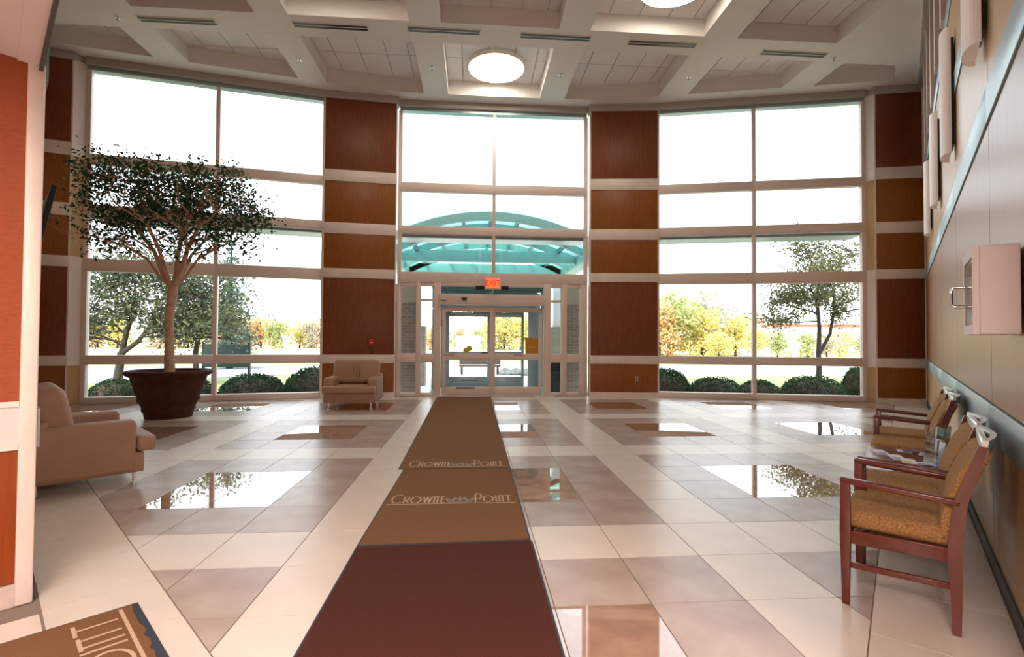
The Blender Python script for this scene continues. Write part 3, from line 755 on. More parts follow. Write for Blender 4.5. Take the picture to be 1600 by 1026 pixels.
# ---- guest chairs and table on the right
CHW = .60
def guest_chair(label, s0, off, wd=.62, near=True, far=True, skew=0, depth=.53):
    """s0 = near side along the wall, front leg line at off; local x along wall, y into room"""
    x_, y_ = W(s0, off-depth); t = thing('guest_chair', label, 'chair', (x_, y_, 0), ANGR+skew, 'guest chairs along the right wall')
    lw = .045
    sides = [(.0, near), (wd-lw, far)]
    for k, (xx, arm) in enumerate(sides):
        xc = xx+lw/2
        # front leg (tapered) up to the arm or to the rail
        zt = .72 if arm else .46
        g = G(); g.bar((xc, depth, .0), (xc, depth, .42), .036, .036, (0, 1, 0), .045, .055); g.bar((xc, depth, .42), (xc, depth, zt-.005), .045, .055, (0, 1, 0), .042, .045); g.build('leg', 'chair_wood', t, bevel=.004)
        # rear leg: straight foot, raked post up to the back
        g = G(); pts = [(.05, 0), (.05, .2), (.055, .42), (.03, .68), (-.06, .98)]; wds = [.036, .048, .06, .055, .04]
        for (ya, za), (yb, zb), wa, wb in zip(pts[:-1], pts[1:], wds[:-1], wds[1:]):
            g.add([(xc-lw/2, ya-wa/2, za), (xc+lw/2, ya-wa/2, za), (xc+lw/2, ya+wa/2, za), (xc-lw/2, ya+wa/2, za), (xc-lw/2, yb-wb/2, zb), (xc+lw/2, yb-wb/2, zb), (xc+lw/2, yb+wb/2, zb), (xc-lw/2, yb+wb/2, zb)],
                  [(0, 3, 2, 1), (4, 5, 6, 7), (0, 1, 5, 4), (1, 2, 6, 5), (2, 3, 7, 6), (3, 0, 4, 7)])
        g.build('rear_leg', 'chair_wood', t)
        if arm:
            g = G(); g.bar((xc, .03, .675), (xc, depth+.025, .705), .05, .035); g.build('armrest', 'chair_wood', t, bevel=.01, seg=3)
        g = G(); g.bar((xc, .06, .40), (xc, depth, .385), .028, .075); g.build('side_rail', 'chair_wood', t, bevel=.004)
        g = G(); g.bar((xc, .055, .24), (xc, depth, .225), .02, .032); g.build('stretcher', 'chair_wood', t, bevel=.004)
    for yy, nm in ((depth, 'front_rail'), (.06, 'back_rail')):
        G().box(lw, wd-lw, yy-.014, yy+.014, .355, .43).build(nm, 'chair_wood', t)
    g = G(); g.box(.045 if near else .02, wd-(.045 if far else .02), .05, depth+.03, .425, .525); g.build('seat', 'fabric_tan', t, bevel=.04, seg=5)
    # upholstered back, bowed
    g = G(); n = 10; prof = [(.075, .44), (.06, .55), (.035, .68), (-.02, .84), (-.075, .94)]; th = [.07, .075, .075, .065, .05]
    vs = []; x0 = lw; x1 = wd-lw
    for (yy, zz), tt in zip(prof, th): vs += [(x0, yy-tt/2, zz), (x1, yy-tt/2, zz), (x1, yy+tt/2+.015, zz), (x0, yy+tt/2+.015, zz)]
    fs = [(0, 3, 2, 1)]
    for i in range(len(prof)-1):
        for k in range(4): a_ = i*4+k; b_ = i*4+(k+1) % 4; fs.append((a_, b_, b_+4, a_+4))
    e_ = (len(prof)-1)*4; fs.append((e_, e_+1, e_+2, e_+3)); g.add(vs, fs); g.build('backrest', 'fabric_tan', t, bevel=.018, seg=4)
    # curved metal grab bar over the top of the back
    n = 12; g = G(); outer = [(-.062-.035*sin(pi*i/n)*1.6-.02, lw*.3+(wd-.6*lw)*i/n) for i in range(n+1)]
    vs = []; 
    for i in range(n+1):
        xx = lw*.4+(wd-.8*lw)*i/n; b_ = -.06-.045*sin(pi*i/n)
        vs += [(xx, b_-.012, .945), (xx, b_+.012+.0, .945), (xx, b_+.004, 1.01), (xx, b_-.020, 1.01)]
    fs = [(0, 1, 2, 3), (n*4+3, n*4+2, n*4+1, n*4)]
    for i in range(n):
        for k in range(4): a_ = i*4+k; b_ = i*4+(k+1) % 4; fs.append((a_, a_+4, b_+4, b_))
    g.add(vs, fs); g.build('grab_bar', 'brushed', t, smooth=True)
    g = G(); g.box(lw*.6, wd-lw*.6, -.082, -.052, .925, 1.0); g.build('top_cap', 'brushed', t, bevel=.01)
    return t
guest_chair('nearest guest chair with dark cherry frame and tan speckled seat', -.145, .745, .66, skew=-.05)
guest_chair('second guest chair from the camera, between the nearest chair and the brochure table', .585, .70, .66, far=False)
guest_chair('third guest chair from the camera, just beyond the brochure table', 2.42, .70, .66, near=False)
guest_chair('farthest guest chair, last in the row by the wall', 3.13, .70, .66)
# table
x, y = W(1.27, .14)
t = thing('side_table', 'low cherry wood side table with rounded corners between the guest chairs', 'table', (x, y, 0), ANGR)
TW, TD, TZ = 1.12, .60, .505
def rrect(x0, x1, y0, y1, r_, n=6):
    p = []
    for cx_, cy, a in ((x1-r_, y0+r_, -90), (x1-r_, y1-r_, 0), (x0+r_, y1-r_, 90), (x0+r_, y0+r_, 180)): p += arc(cx_, cy, r_, r_, a, a+90, n)
    return p
G().prism(rrect(0, TW, 0, TD, .09), TZ-.035, TZ).build('tabletop', 'chair_wood', t, bevel=.008)
G().box(.06, TW-.06, .05, TD-.05, TZ-.10, TZ-.035).build('apron', 'chair_wood', t)
for a in (.07, TW-.07):
    for b in (.06, TD-.06): G().bar((a, b, 0), (a, b, TZ-.035), .035, .035, (0, 1, 0), .05, .05).build('leg', 'chair_wood', t, bevel=.004)
def on_table(a, b): p = P0+D*(1.27+a)+N*(.14+b); return (p.x, p.y, TZ)
papers = [('white brochure with purple print at the front of the table, nearest the far chair', .80, .50, .24, .10, .3, 'print_purple'), ('white card standing out at the far side of the table', .98, .33, .13, .10, .15, 'paper'),
          ('white leaflet in the middle of the table, overlapping others', .62, .38, .24, .10, .25, 'print_purple'), ('leaflet with a yellow badge in the middle of the table', .50, .30, .22, .10, .1, 'print_yellow'),
          ('long white leaflet nearest the second chair', .33, .40, .12, .26, .12, 'paper'), ('blue printed leaflet beside the clear holders', .46, .17, .10, .22, .2, 'print_blue'),
          ('pale leaflet with blue corner at the back of the table', .92, .17, .2, .1, -.1, 'print_blue'), ('dark photo leaflet at the far side of the table', 1.0, .24, .10, .2, .05, 'print_dark')]
for k, (lab, a, b, w2, d2, rz, m) in enumerate(papers):
    x_, y_, z_ = on_table(a, b); t = thing('leaflet', lab, 'leaflet', (x_, y_, z_+.0006+.0012*k), ANGR+rz, 'leaflets on the side table')
    G().box(-w2/2, w2/2, -d2/2, d2/2, 0, .001).build('sheet', 'paper' if m != 'print_dark' else m, t)
    G().box(-w2*.42, w2*.0, -d2*.38, d2*.38, .001, .0011).build('print', m if m != 'paper' else 'print_purple', t)
for k, (lab, a, b, ht, m) in enumerate((('clear acrylic brochure holder nearest the second chair', .40, .075, .24, 'paper'), ('taller clear acrylic brochure holder with teal brochures by the third chair', .75, .06, .30, 'print_teal'))):
    x_, y_, z_ = on_table(a, b+.05); t = thing('brochure_holder', lab, 'brochure holder', (x_, y_, z_), ANGR+.35, 'brochure holders')
    G().box(-.11, .11, -.05, .06, 0, .006).build('base', 'acrylic', t)
    g = G(); g.bar((0, -.03, .004), (0, -.06, ht), .22, .005, (0, 1, 0)); g.build('back_plate', 'acrylic', t)
    g = G(); g.bar((0, .045, .004), (0, .03, ht*.6), .22, .005, (0, 1, 0)); g.build('front_plate', 'acrylic', t)
    for xx in (-.11, .11): G().prism([(-.03, 0), (.045, 0), (.03, ht*.6), (-.055, ht)], 0, .004, Matrix(((0, 0, 1, xx-.002), (1, 0, 0, 0), (0, 1, 0, .004), (0, 0, 0, 1)))).build('side_plate', 'acrylic', t)
    for q in range(3):
        x_, y_, z_ = on_table(a, b+.05)
        o = G(); o.bar((-.06+.06*q-.0, .0-.012*q, .008), (-.06+.06*q, -.018-.012*q, ht*.88), .085, .008, (0, 1, 0))
        o = o.build('brochure', [m, 'print_dark', 'paper'][q]); o.location = (x_, y_, z_); o.rotation_euler = (0, 0, ANGR+.35)
        tag(o, ['front', 'middle', 'rear'][q]+' brochure in the '+('nearer' if k == 0 else 'taller, farther')+' acrylic holder', 'brochure', 'brochures in the holders')

# ---- television on the left wall
x, y = WL(5.2, .01)
t = thing('television', 'black flat television tilted down on a wall arm, seen from behind the corridor corner', 'television', (x, y, 3.06), ANGL)
s_ = G().box(.26, .32, -.60, .60, -.42, .42).build('screen', 'black', t, bevel=.008); s_.rotation_euler = (0, .18, 0)
G().box(.0, .27, -.04, .04, -.04, .04).build('wall_arm', 'dark_trim', t)
G().box(.0, .02, -.12, .12, -.12, .12).build('wall_plate', 'dark_trim', t)

# ================================================================== plants
def leaf_cloud(g, centers, n, size, rnd, spread, aspect=.45):
    for c in centers:
        for _ in range(n):
            p = c+Vector((rnd.gauss(0, 1), rnd.gauss(0, 1), rnd.gauss(0, .8)))*spread
            a = Vector((rnd.uniform(-1, 1), rnd.uniform(-1, 1), rnd.uniform(-1, .6))).normalized(); b = a.cross(Vector((rnd.uniform(-1, 1), rnd.uniform(-1, 1), rnd.uniform(-1, 1)))).normalized()
            l = size*rnd.uniform(.6, 1.3); a = a*l; b = b*l*aspect
            o = len(g.v); g.v += [tuple(p), tuple(p+a*.5+b*.5), tuple(p+a), tuple(p+a*.5-b*.5)]; g.f.append((o, o+1, o+2, o+3))
def crown(g, lv, ells, skel, n, rnd, leafn, lsize, spread, twig=.012):
    """leaf clusters filling ellipsoids, each tied to the nearest branch by a bent twig"""
    tot = sum(e[1][0]*e[1][1]*e[1][2] for e in ells); cl = []
    for c, r_ in ells:
        for _ in range(max(1, int(n*r_[0]*r_[1]*r_[2]/tot))):
            d = Vector((rnd.gauss(0, 1), rnd.gauss(0, 1), rnd.gauss(0, 1))).normalized()*rnd.uniform(.15, 1)**.45
            cl.append(Vector((c[0]+d.x*r_[0], c[1]+d.y*r_[1], c[2]+d.z*r_[2])))
    for p in cl:
        q = min(skel, key=lambda s_: (s_-p).length+.6*max(0, s_.z-p.z))
        m = (p+q)/2+Vector((rnd.gauss(0, .08), rnd.gauss(0, .08), rnd.uniform(-.02, .12)))
        g.tube([q, m, p], [twig, twig*.7, twig*.35], 4, cap=False)
    leaf_cloud(lv, cl, leafn, lsize, rnd, spread, .5)
    leaf_cloud(lv, [(p+min(skel, key=lambda s_: (s_-p).length))/2 for p in cl[::2]], leafn//3, lsize, rnd, spread*.7, .5)
def grow(g, start, dirv, length, rad, depth, rnd, tips, up=.15, spread=.55, kids=(2, 3), ratio=.72, n=6, flat=1.0, bound=None):
    p = Vector(start); d = Vector(dirv).normalized(); pts = [p.copy()]; steps = 4
    for i in range(steps):
        d = (d+Vector((rnd.gauss(0, .13), rnd.gauss(0, .13), rnd.gauss(0, .08)+up*.25))).normalized()
        p = p+Vector((d.x, d.y, d.z*flat))*length/steps; pts.append(p.copy())
    r2 = rad*.62; g.tube(pts, [rad+(r2-rad)*i/steps for i in range(steps+1)], n if rad > .015 else 4, cap=False)
    if depth <= 1: tips += pts[2:]
    if depth == 0: return
    for k in range(rnd.randint(*kids)):
        a = rnd.uniform(0, 2*pi); side = Vector((cos(a), sin(a), rnd.uniform(-.1, .5)))
        nd = (d+side*spread*rnd.uniform(.7, 1.4)).normalized()
        q = pts[-1] if k == 0 else pts[rnd.choice((-1, -2, -3))]
        grow(g, q, nd, length*ratio*rnd.uniform(.8, 1.15), r2*.8, depth-1, rnd, tips, up, spread, kids, ratio, n, flat)
# ficus in the clay pot
PX, PY = -5.72, 10.05
t = thing('plant_pot', 'large dark clay pot with flared rim holding the ficus, by the left windows', 'plant pot', (PX, PY, 0))
prof = [(.0, .0), (.38, .0), (.385, .02), (.40, .10), (.43, .14), (.435, .17), (.425, .19), (.47, .29), (.50, .32), (.505, .35), (.495, .37), (.54, .50), (.60, .70), (.615, .76), (.69, .80), (.71, .83), (.70, .87), (.66, .885), (.62, .87), (.57, .78), (.0, .78)]
G().lathe(prof[1:-1], 48).build('vessel', 'pot_clay', t, smooth=True)
G().lathe([(.58, .74), (.56, .80), (.3, .82), (.02, .83)], 32).build('soil', 'soil', t, smooth=True)
rnd = random.Random(11)
t = thing('ficus_tree', 'tall indoor ficus with pale forked trunk and wide dark leafy crown in the clay pot', 'tree', (PX, PY, .80))
g = G(); base = Vector((0, 0, 0)); fork = Vector((.03, 0, 1.62))
g.tube([base, Vector((-.015, 0, .5)), Vector((-.03, .0, 1.05)), fork], [.095, .08, .075, .09], 12)
tips = []
limbs = [((-.75, .1, 1.25), .050, 1.35), ((-.35, -.3, 1.3), .045, 1.3), ((.12, .15, 1.5), .052, 1.25), ((.55, -.1, 1.35), .055, 1.35), ((.3, .5, 1.0), .038, 1.2), ((.85, .2, 1.0), .03, 1.1), ((-1.0, -.2, 1.0), .03, 1.1)]
for k, (d, r_, l) in enumerate(limbs):
    st = fork+Vector((0, 0, -.05 if k < 4 else .0)); dd = Vector(d).normalized()
    mid = st+dd*l*.55+Vector((0, 0, .12)); end = st+Vector((d[0]*1.0, d[1]*1.0, d[2])).normalized()*l
    g.tube([st, st+dd*l*.28, mid, end], [r_, r_*.85, r_*.72, r_*.6], 8, cap=False)
    for j in range(4):
        a = rnd.uniform(-pi, pi); o_ = Vector((cos(a), sin(a)*.8, rnd.uniform(-.05, .45)))
        grow(g, [end, mid, end, end][j], o_+dd*.5, .62, r_*.45, 3, rnd, tips, up=.1, spread=.7, kids=(1, 3), ratio=.74, n=5, flat=.9)
ok = []
for p in tips:
    z = p.z+.8; x_ = p.x
    if 2.9 < z < 5.0 and -1.65 < x_ < 1.6: 
        lim = 4.85-.10*max(0, x_+.6)
        if z < lim+.2: ok.append(p)
rnd.shuffle(ok)
lv = G(); leaf_cloud(lv, ok[:450], 5, .075, rnd, .09, .5)
# crown ellipsoids relative to the pot, centre and radii
el = [((-.95, 0, 3.45), (.8, .7, .62)), ((.0, 0, 3.55), (.85, .8, .52)), ((.85, 0, 3.3), (.75, .7, .55)), ((-1.25, .0, 2.6), (.35, .5, .42)), ((-.45, .1, 2.7), (.65, .6, .48)), ((.45, 0, 2.6), (.45, .5, .45)), ((1.35, 0, 2.9), (.45, .45, .42)), ((-1.2, 0, 4.0), (.6, .5, .22)), ((.75, 0, 3.85), (.45, .4, .22)), ((1.45, 0, 2.5), (.2, .3, .25))]
skel = [p for p in ok if p.z < 3.9]+[fork+Vector(d).normalized()*l*f for d, r_, l in limbs for f in (.4, .7, 1)]
crown(g, lv, el, skel[::2], 480, rnd, 15, .085, .11, .008)
g.build('trunk', 'bark_pale', t, smooth=True)
f_ = lv.build('foliage', 'leaf_ficus', t); f_['kind'] = 'stuff'
print('ficus tips', len(tips), len(ok))

ZG = -.40
# ---- outside ground
def slab(name, m, poly, z0, z1): o = G().prism(poly, z0, z1).build(name, m); o['kind'] = 'structure'; return o
slab('ground', 'grass', [(-160, 13.0), (200, 13.0), (400, 420), (-400, 420)], ZG-.3, ZG)
slab('ground_bed', 'mulch', [(-12, 12.2), (-9, 12.2), (-3.9, 13.6), (-2.4, 13.6), (-2.4, 18.6), (-12.5, 18.2), (-16, 16.2)], ZG-.1, ZG+.02)
slab('ground_bed_right', 'mulch', [(3.3, 13.6), (4.9, 13.6), (10, 12.2), (14, 12.2), (17.5, 15.9), (13.5, 18), (3.3, 18.2)], ZG-.1, ZG+.02)
slab('ground_drive', 'concrete', [(-2.4, 13.6), (3.3, 13.6), (3.3, 18), (9, 27), (9, 39), (-9, 39), (-9, 27), (-2.4, 18)], ZG-.1, ZG+.03)
slab('road', 'asphalt', [(9, 26), (70, 27.5), (70, 38), (9, 36)], ZG-.1, ZG+.02)
slab('road_left', 'asphalt', [(-9, 27), (-9, 36), (-20, 33), (-26, 28), (-50, 30), (-50, 17), (-17.5, 17), (-15, 22)], ZG-.1, ZG+.02)
slab('ground_meadow', 'grass_dry', [(-400, 52), (400, 52), (400, 300), (-400, 300)], ZG-.05, ZG+.03)
# ---- hedges
def hedge_mesh(seed):
    rnd = random.Random(seed); g = G(); 
    for _ in range(5200):
        a = rnd.uniform(0, 2*pi); u = rnd.uniform(-.25, 1); r_ = sqrt(max(0, 1-u*u))
        rr_ = 1-abs(rnd.gauss(0, .07))+.05*sin(5*a)+.04*cos(3*a+u*4)
        p = Vector((cos(a)*r_*rr_, sin(a)*r_*rr_, max(0, u)**.8*rr_ if u > 0 else u*.3+.05))
        if p.z < 0.02: p.z = rnd.uniform(.02, .3)
        d = (p+Vector((rnd.gauss(0, .5), rnd.gauss(0, .5), rnd.gauss(0, .5)+.3))).normalized(); b = d.cross(Vector((rnd.uniform(-1, 1), rnd.uniform(-1, 1), .3))).normalized()
        l = .085*rnd.uniform(.6, 1.3); o = len(g.v); g.v += [tuple(p), tuple(p+d*l*.5+b*l*.3), tuple(p+d*l), tuple(p+d*l*.5-b*l*.3)]; g.f.append((o, o+1, o+2, o+3))
    me = g.mesh('foliage'); me.materials.append(MATS['leaf_hedge'])
    c = G(); c.lathe([(.5, 0), (.86, .1), (.88, .35), (.75, .62), (.5, .8), (.2, .88), (.02, .9)], 16); cm_ = c.mesh('twigs', True); cm_.materials.append(MATS['mulch'])
    return me, cm_
HM = [hedge_mesh(1), hedge_mesh(2)]
hl = [(-10.65, 16.0, .62, .7, .62, 'round dark hedge left of the clay pot, outside the left window'), (-8.55, 16.0, .75, .65, .62, 'dark hedge mostly hidden behind the clay pot'), (-6.75, 16.2, 1.0, .75, .74, 'wide dark hedge right of the left window mullion'),
      (-5.1, 17.0, .98, .8, .9, 'taller pale-topped hedge outside the left window beside the left column'), (6.25, 16.1, .85, .75, .92, 'tall hedge outside the right window beside the right column'), (7.75, 15.8, .86, .7, .68, 'wide low hedge left of the right window mullion'),
      (9.25, 15.8, .68, .65, .60, 'small round hedge behind the right window mullion'), (11.2, 16.0, 1.0, .75, .70, 'wide flat hedge in front of the trunk of the right tree'), (13.05, 16.2, .5, .6, 1.0, 'narrow upright hedge at the right end of the right window')]
for k, (x, y, sx, sy, sz, lab) in enumerate(hl):
    t = thing('hedge', lab, 'hedge', (x, y, ZG), 0, 'clipped hedges outside the windows')
    for nm, me in zip(('foliage', 'twigs'), HM[k % 2]):
        o = bpy.data.objects.new(nm, me); COL.objects.link(o); o.parent = t; o.scale = (sx, sy, sz); o.rotation_euler = (0, 0, k*1.3 if abs(sx-sy) < .1 else (k % 2)*pi)
        if nm == 'foliage': o['kind'] = 'stuff'
# ---- near trees
def tree(label, loc, seed, trunk, limbs, leafm, leafn, lsize, spread, ells=(), ncl=0, depth=3, length=1.3, flat=.7, bark='bark_dark', name='tree', group=None, maxtips=1500, zlim=(0, 99), up=.1):
    rnd = random.Random(seed); t = thing(name, label, 'tree', loc, 0, group); g = G(); tips = []
    for pts, rads in trunk: g.tube([Vector(p) for p in pts], rads, 9, cap=False)
    for (st, d, r_) in limbs: grow(g, st, d, length, r_, depth, rnd, tips, up=up, spread=.8, kids=(2, 3), ratio=.78, n=5, flat=flat)
    sk = list(tips)+[Vector(p) for pts, rads in trunk for p in pts[1:]]+[Vector(l_[0]) for l_ in limbs]
    tips = [p for p in tips if zlim[0] < p.z < zlim[1]]; rnd.shuffle(tips)
    lv = G(); leaf_cloud(lv, tips[:maxtips], leafn, lsize, rnd, spread, .5)
    if ncl: crown(g, lv, ells, sk[::3], ncl, rnd, 16, lsize, spread*1.2, .014)
    g.build('trunk', bark, t, smooth=True); f_ = lv.build('foliage', leafm, t); f_['kind'] = 'stuff'
    return t
tree('small tree with a forked dark trunk outside the right window', (13.7, 19.2, ZG), 5,
     [([(0, 0, 0), (.02, 0, .8), (0, 0, 1.5)], [.13, .10, .09]), ([(0, 0, 1.3), (.05, 0, 2.4), (-.05, 0, 3.6), (.1, 0, 4.6)], [.09, .075, .06, .035]), ([(.02, 0, 1.35), (.5, 0, 2.2), (.75, .1, 3.2), (.7, 0, 4.2)], [.07, .06, .05, .03])],
     [((-.05, 0, 3.0), (-1, .2, .45), .04), ((0, 0, 3.5), (-.8, -.4, .5), .04), ((-.05, 0, 3.7), (-.3, .5, .9), .035), ((.1, 0, 4.5), (-.2, 0, 1), .035), ((.1, 0, 4.2), (.6, .2, .9), .03), ((.72, 0, 3.3), (1, .1, .5), .04), ((.7, 0, 4.1), (.8, 0, .7), .03), ((.7, .1, 3.0), (.8, -.5, .3), .035), ((0, 0, 2.7), (-1, 0, .1), .03), ((0, 0, 4.4), (-.7, 0, .7), .03), ((0, 0, 2.9), (-1, -.4, .2), .03)],
     'leaf_tree', 4, .13, .16, [((-.5, 0, 4.1), (1.5, 1.0, .8)), ((-1.2, 0, 3.2), (.9, .8, .6)), ((.8, 0, 4.0), (.9, .9, .9)), ((.1, 0, 5.3), (1.0, .8, .7)), ((-1.7, .2, 2.5), (.5, .5, .4)), ((1.0, 0, 2.9), (.6, .6, .45))], 300, length=1.0, flat=.8, zlim=(1.9, 7.0), maxtips=700)
tree('broad grey-green tree with crooked dark trunk outside the left window, left of the ficus trunk', (-13.4, 20.2, ZG), 8,
     [([(0, 0, 0), (.1, 0, .8), (.15, 0, 1.3)], [.17, .14, .13]), ([(.15, 0, 1.2), (.3, 0, 2.0), (.5, 0, 2.7), (.6, 0, 3.8)], [.11, .09, .075, .04]), ([(.12, 0, 1.25), (.7, 0, 1.7), (1.2, .1, 2.4), (1.4, 0, 3.4)], [.1, .08, .07, .04])],
     [((.3, 0, 2.0), (-1, .2, .4), .05), ((.45, 0, 2.5), (-.9, -.4, .6), .05), ((.6, 0, 3.5), (-.5, .2, .9), .04), ((.6, 0, 3.7), (.2, -.3, 1), .04), ((.9, 0, 2.0), (1, .2, .35), .05), ((1.3, 0, 2.9), (1, -.2, .5), .05), ((1.4, 0, 3.2), (.5, .3, .9), .04), ((.2, 0, 1.7), (-1, -.2, .2), .04), ((1.0, 0, 1.9), (1, -.4, .1), .04), ((.1, 0, 1.6), (-1, .5, .5), .04)],
     'leaf_tree_grey', 4, .15, .22, [((-.6, 0, 3.3), (1.4, 1.2, 1.1)), ((1.3, 0, 3.3), (1.4, 1.1, 1.2)), ((-1.2, 0, 2.2), (.9, .9, .7)), ((1.9, 0, 2.2), (1.0, .9, .7)), ((.4, 0, 4.4), (1.6, 1.1, .6))], 420, length=1.3, flat=.65, zlim=(1.1, 5.4), maxtips=900)
tree('second broad tree outside the left window, right of the ficus trunk', (-10.9, 21.0, ZG), 9,
     [([(0, 0, 0), (-.1, 0, 1.2), (.05, 0, 2.2), (.1, 0, 3.6)], [.12, .1, .08, .04])],
     [((0, 0, 1.8), (-1, .2, .5), .05), ((.05, 0, 2.2), (1, -.4, .4), .05), ((.05, 0, 2.5), (.9, .2, .6), .04), ((.1, 0, 3.3), (-.3, -.3, 1), .04), ((.0, 0, 1.9), (.9, .4, .1), .04), ((.1, 0, 3.0), (-.8, .3, .8), .04), ((.1, 0, 3.4), (.5, .3, 1), .03)],
     'leaf_tree_grey', 4, .15, .22, [((-.4, 0, 2.9), (1.1, .9, 1.1)), ((.8, 0, 2.8), (.9, .9, 1.0)), ((.1, 0, 4.0), (.9, .8, .6))], 260, length=1.1, flat=.7, zlim=(1.3, 5.0), maxtips=500)
# ---- blue spruce
t = thing('spruce_tree', 'tall blue-green spruce behind the dark sign, outside the left window', 'tree', (-14.75, 32, ZG))
G().tube([(0, 0, 0), (0, 0, 8.1)], [.2, .02], 8).build('trunk', 'bark_dark', t, smooth=True)
rnd = random.Random(4); g = G(); z = .6
while z < 7.9:
    R_ = 1.95*(1-(z-.3)/8.0)**.8; nb = max(5, int(13*R_))
    for k in range(nb):
        a = rnd.uniform(0, 2*pi); L_ = R_*rnd.uniform(.75, 1.12)
        for q in range(int(9+L_*14)):
            f = (q+.5)/(9+L_*14); p = Vector((cos(a)*L_*f, sin(a)*L_*f, z-.25*f*L_+.18*f*f*L_))+Vector((rnd.gauss(0, .05+.06*f), rnd.gauss(0, .05+.06*f), rnd.gauss(0, .04)))
            d = Vector((cos(a)+rnd.gauss(0, .5), sin(a)+rnd.gauss(0, .5), rnd.gauss(.1, .35))).normalized(); b = d.cross(Vector((0, 0, 1))).normalized()
            l = .2; o = len(g.v); g.v += [tuple(p-b*l*.3), tuple(p+d*l), tuple(p+b*l*.3)]; g.f.append((o, o+1, o+2))
    z += .23
f_ = g.build('foliage', 'leaf_spruce', t); f_['kind'] = 'stuff'
# ---- dark sign on posts
t = thing('notice_board', 'dark green board on two posts in front of the spruce', 'sign', (-11.2, 24, ZG))
G().box(-.98, .98, -.06, .06, .55, 1.60).build('panel', 'sign_green', t, bevel=.02)
for x in (-1.0, 1.0): G().box(x-.05, x+.05, -.05, .05, 0, 1.66).build('post', 'black', t)
# ---- canopy
t = thing('entrance_canopy', 'teal steel and glass barrel-vault canopy over the entrance outside', 'canopy', (.5, 14.3, 0))
HS = 3.15; ZE = 4.42; RISE = .82
def vz(x): return ZE+RISE*(1-(x/HS)**2)
def arcbar(y0, y1, h_, x0=-HS, x1=HS, n=18, dz=0):
    g = G(); vs = []
    for i in range(n+1):
        x = x0+(x1-x0)*i/n; z = vz(x)+dz; vs += [(x, y0, z-h_), (x, y1, z-h_), (x, y1, z), (x, y0, z)]
    fs = [(0, 1, 2, 3), (n*4+3, n*4+2, n*4+1, n*4)]
    for i in range(n):
        for k in range(4): a_ = i*4+k; b_ = i*4+(k+1) % 4; fs.append((a_, a_+4, b_+4, b_))
    g.add(vs, fs); return g
ribs = [.5, 2.05, 3.6, 5.15, 6.7]
for y in ribs: arcbar(y, y+.14, .24).build('arch_rib', 'teal_steel', t)
pux = [-2.5, -1.65, -.83, 0, .83, 1.65, 2.5]
for x in pux:
    for a, b in zip(ribs[:-1], ribs[1:]): G().box(x-.05, x+.05, a+.14, b, vz(x)-.16, vz(x)-.02).build('purlin', 'teal_steel_dark', t)
pe = [-HS]+pux+[HS]
for a, b in zip(ribs[:-1], ribs[1:]):
    for x0, x1 in zip(pe[:-1], pe[1:]):
        g = G(); g.add([(x0, a+.02, vz(x0)+.02), (x1, a+.02, vz(x1)+.02), (x1, b+.1, vz(x1)+.02), (x0, b+.1, vz(x0)+.02), (x0, a+.02, vz(x0)+.04), (x1, a+.02, vz(x1)+.04), (x1, b+.1, vz(x1)+.04), (x0, b+.1, vz(x0)+.04)],
              [(0, 3, 2, 1), (4, 5, 6, 7), (0, 1, 5, 4), (1, 2, 6, 5), (2, 3, 7, 6), (3, 0, 4, 7)]); g.build('glass_panel', 'teal_glazing', t)
for s in (-1, 1): G().box(min(s*HS, s*(HS+.45)), max(s*HS, s*(HS+.45)), .3, 7.0, 4.12, 4.55).build('eave_beam', 'teal_steel', t, bevel=.02)
for y in (3.55, 6.7): G().box(-HS, HS, y, y+.22, 4.22, 4.62).build('cross_beam', 'teal_steel', t, bevel=.02)
for s in (-1, 1):
    for y in (6.3,):
        p = G().box(s*2.95-.22, s*2.95+.22, y-.22, y+.22, ZG+2.4, 4.12).build('pillar_head', 'white_paint', t, bevel=.02)
        G().box(s*2.95-.34+s*-.2, s*2.95+.34+s*-.2, y-.34, y+.34, ZG, ZG+2.4).build('pillar_base', 'brick', t)
# ---- bench, stones, bins, fern and kiosk seen through the doors
t = thing('garden_bench', 'low dark bench seen through the lower door glass', 'bench', (.35, 27, ZG+.03))
for z in (.40, .44): G().box(-1.1, 1.1, -.2+(z-.4)*2, .2-(z-.4)*2, z, z+.05).build('seat_board', 'bark_dark', t)
for x in (-.95, .95): G().box(x-.06, x+.06, -.18, .18, 0, .40).build('leg', 'black', t)
G().box(-1.1, 1.1, .2, .25, .5, .75).build('back_board', 'bark_dark', t)
rnd = random.Random(2)
for k in range(7):
    g = G(); r0 = rnd.uniform(.22, .4); g.lathe([(r0*.8, 0), (r0, r0*.25), (r0*.85, r0*.6), (r0*.4, r0*.85), (.02, r0*.9)], 9)
    g.v = [(a+rnd.gauss(0, .02), b+rnd.gauss(0, .02), c if c < .01 else c+rnd.gauss(0, .02)) for a, b, c in g.v]
    o = g.build('boulder', 'stone'); o.location = (1.7+k*.55, 26.4+rnd.uniform(-.3, .3), ZG+.03); tag(o, ['first', 'second', 'third', 'fourth', 'fifth', 'sixth', 'last'][k]+' grey boulder counting right from the bench, beyond the doors', 'boulder', 'boulders beyond the doors')
for x, y, lab, h_ in ((-2.05, 16.9, 'dark bin seen through the narrow side pane left of the doors', 1.35), (2.45, 15.0, 'dark bin seen through the narrow side pane right of the doors', 1.25)):
    t = thing('litter_bin', lab, 'bin', (x, y, ZG+.03))
    G().lathe([(.26, 0), (.29, .05), (.29, h_*.75), (.3, h_*.76)], 20).build('drum', 'sign_green', t, smooth=True)
    G().lathe([(.31, h_*.76), (.31, h_*.8), (.2, h_*.95), (.02, h_)], 20).build('lid', 'black', t, smooth=True)
rnd = random.Random(6)
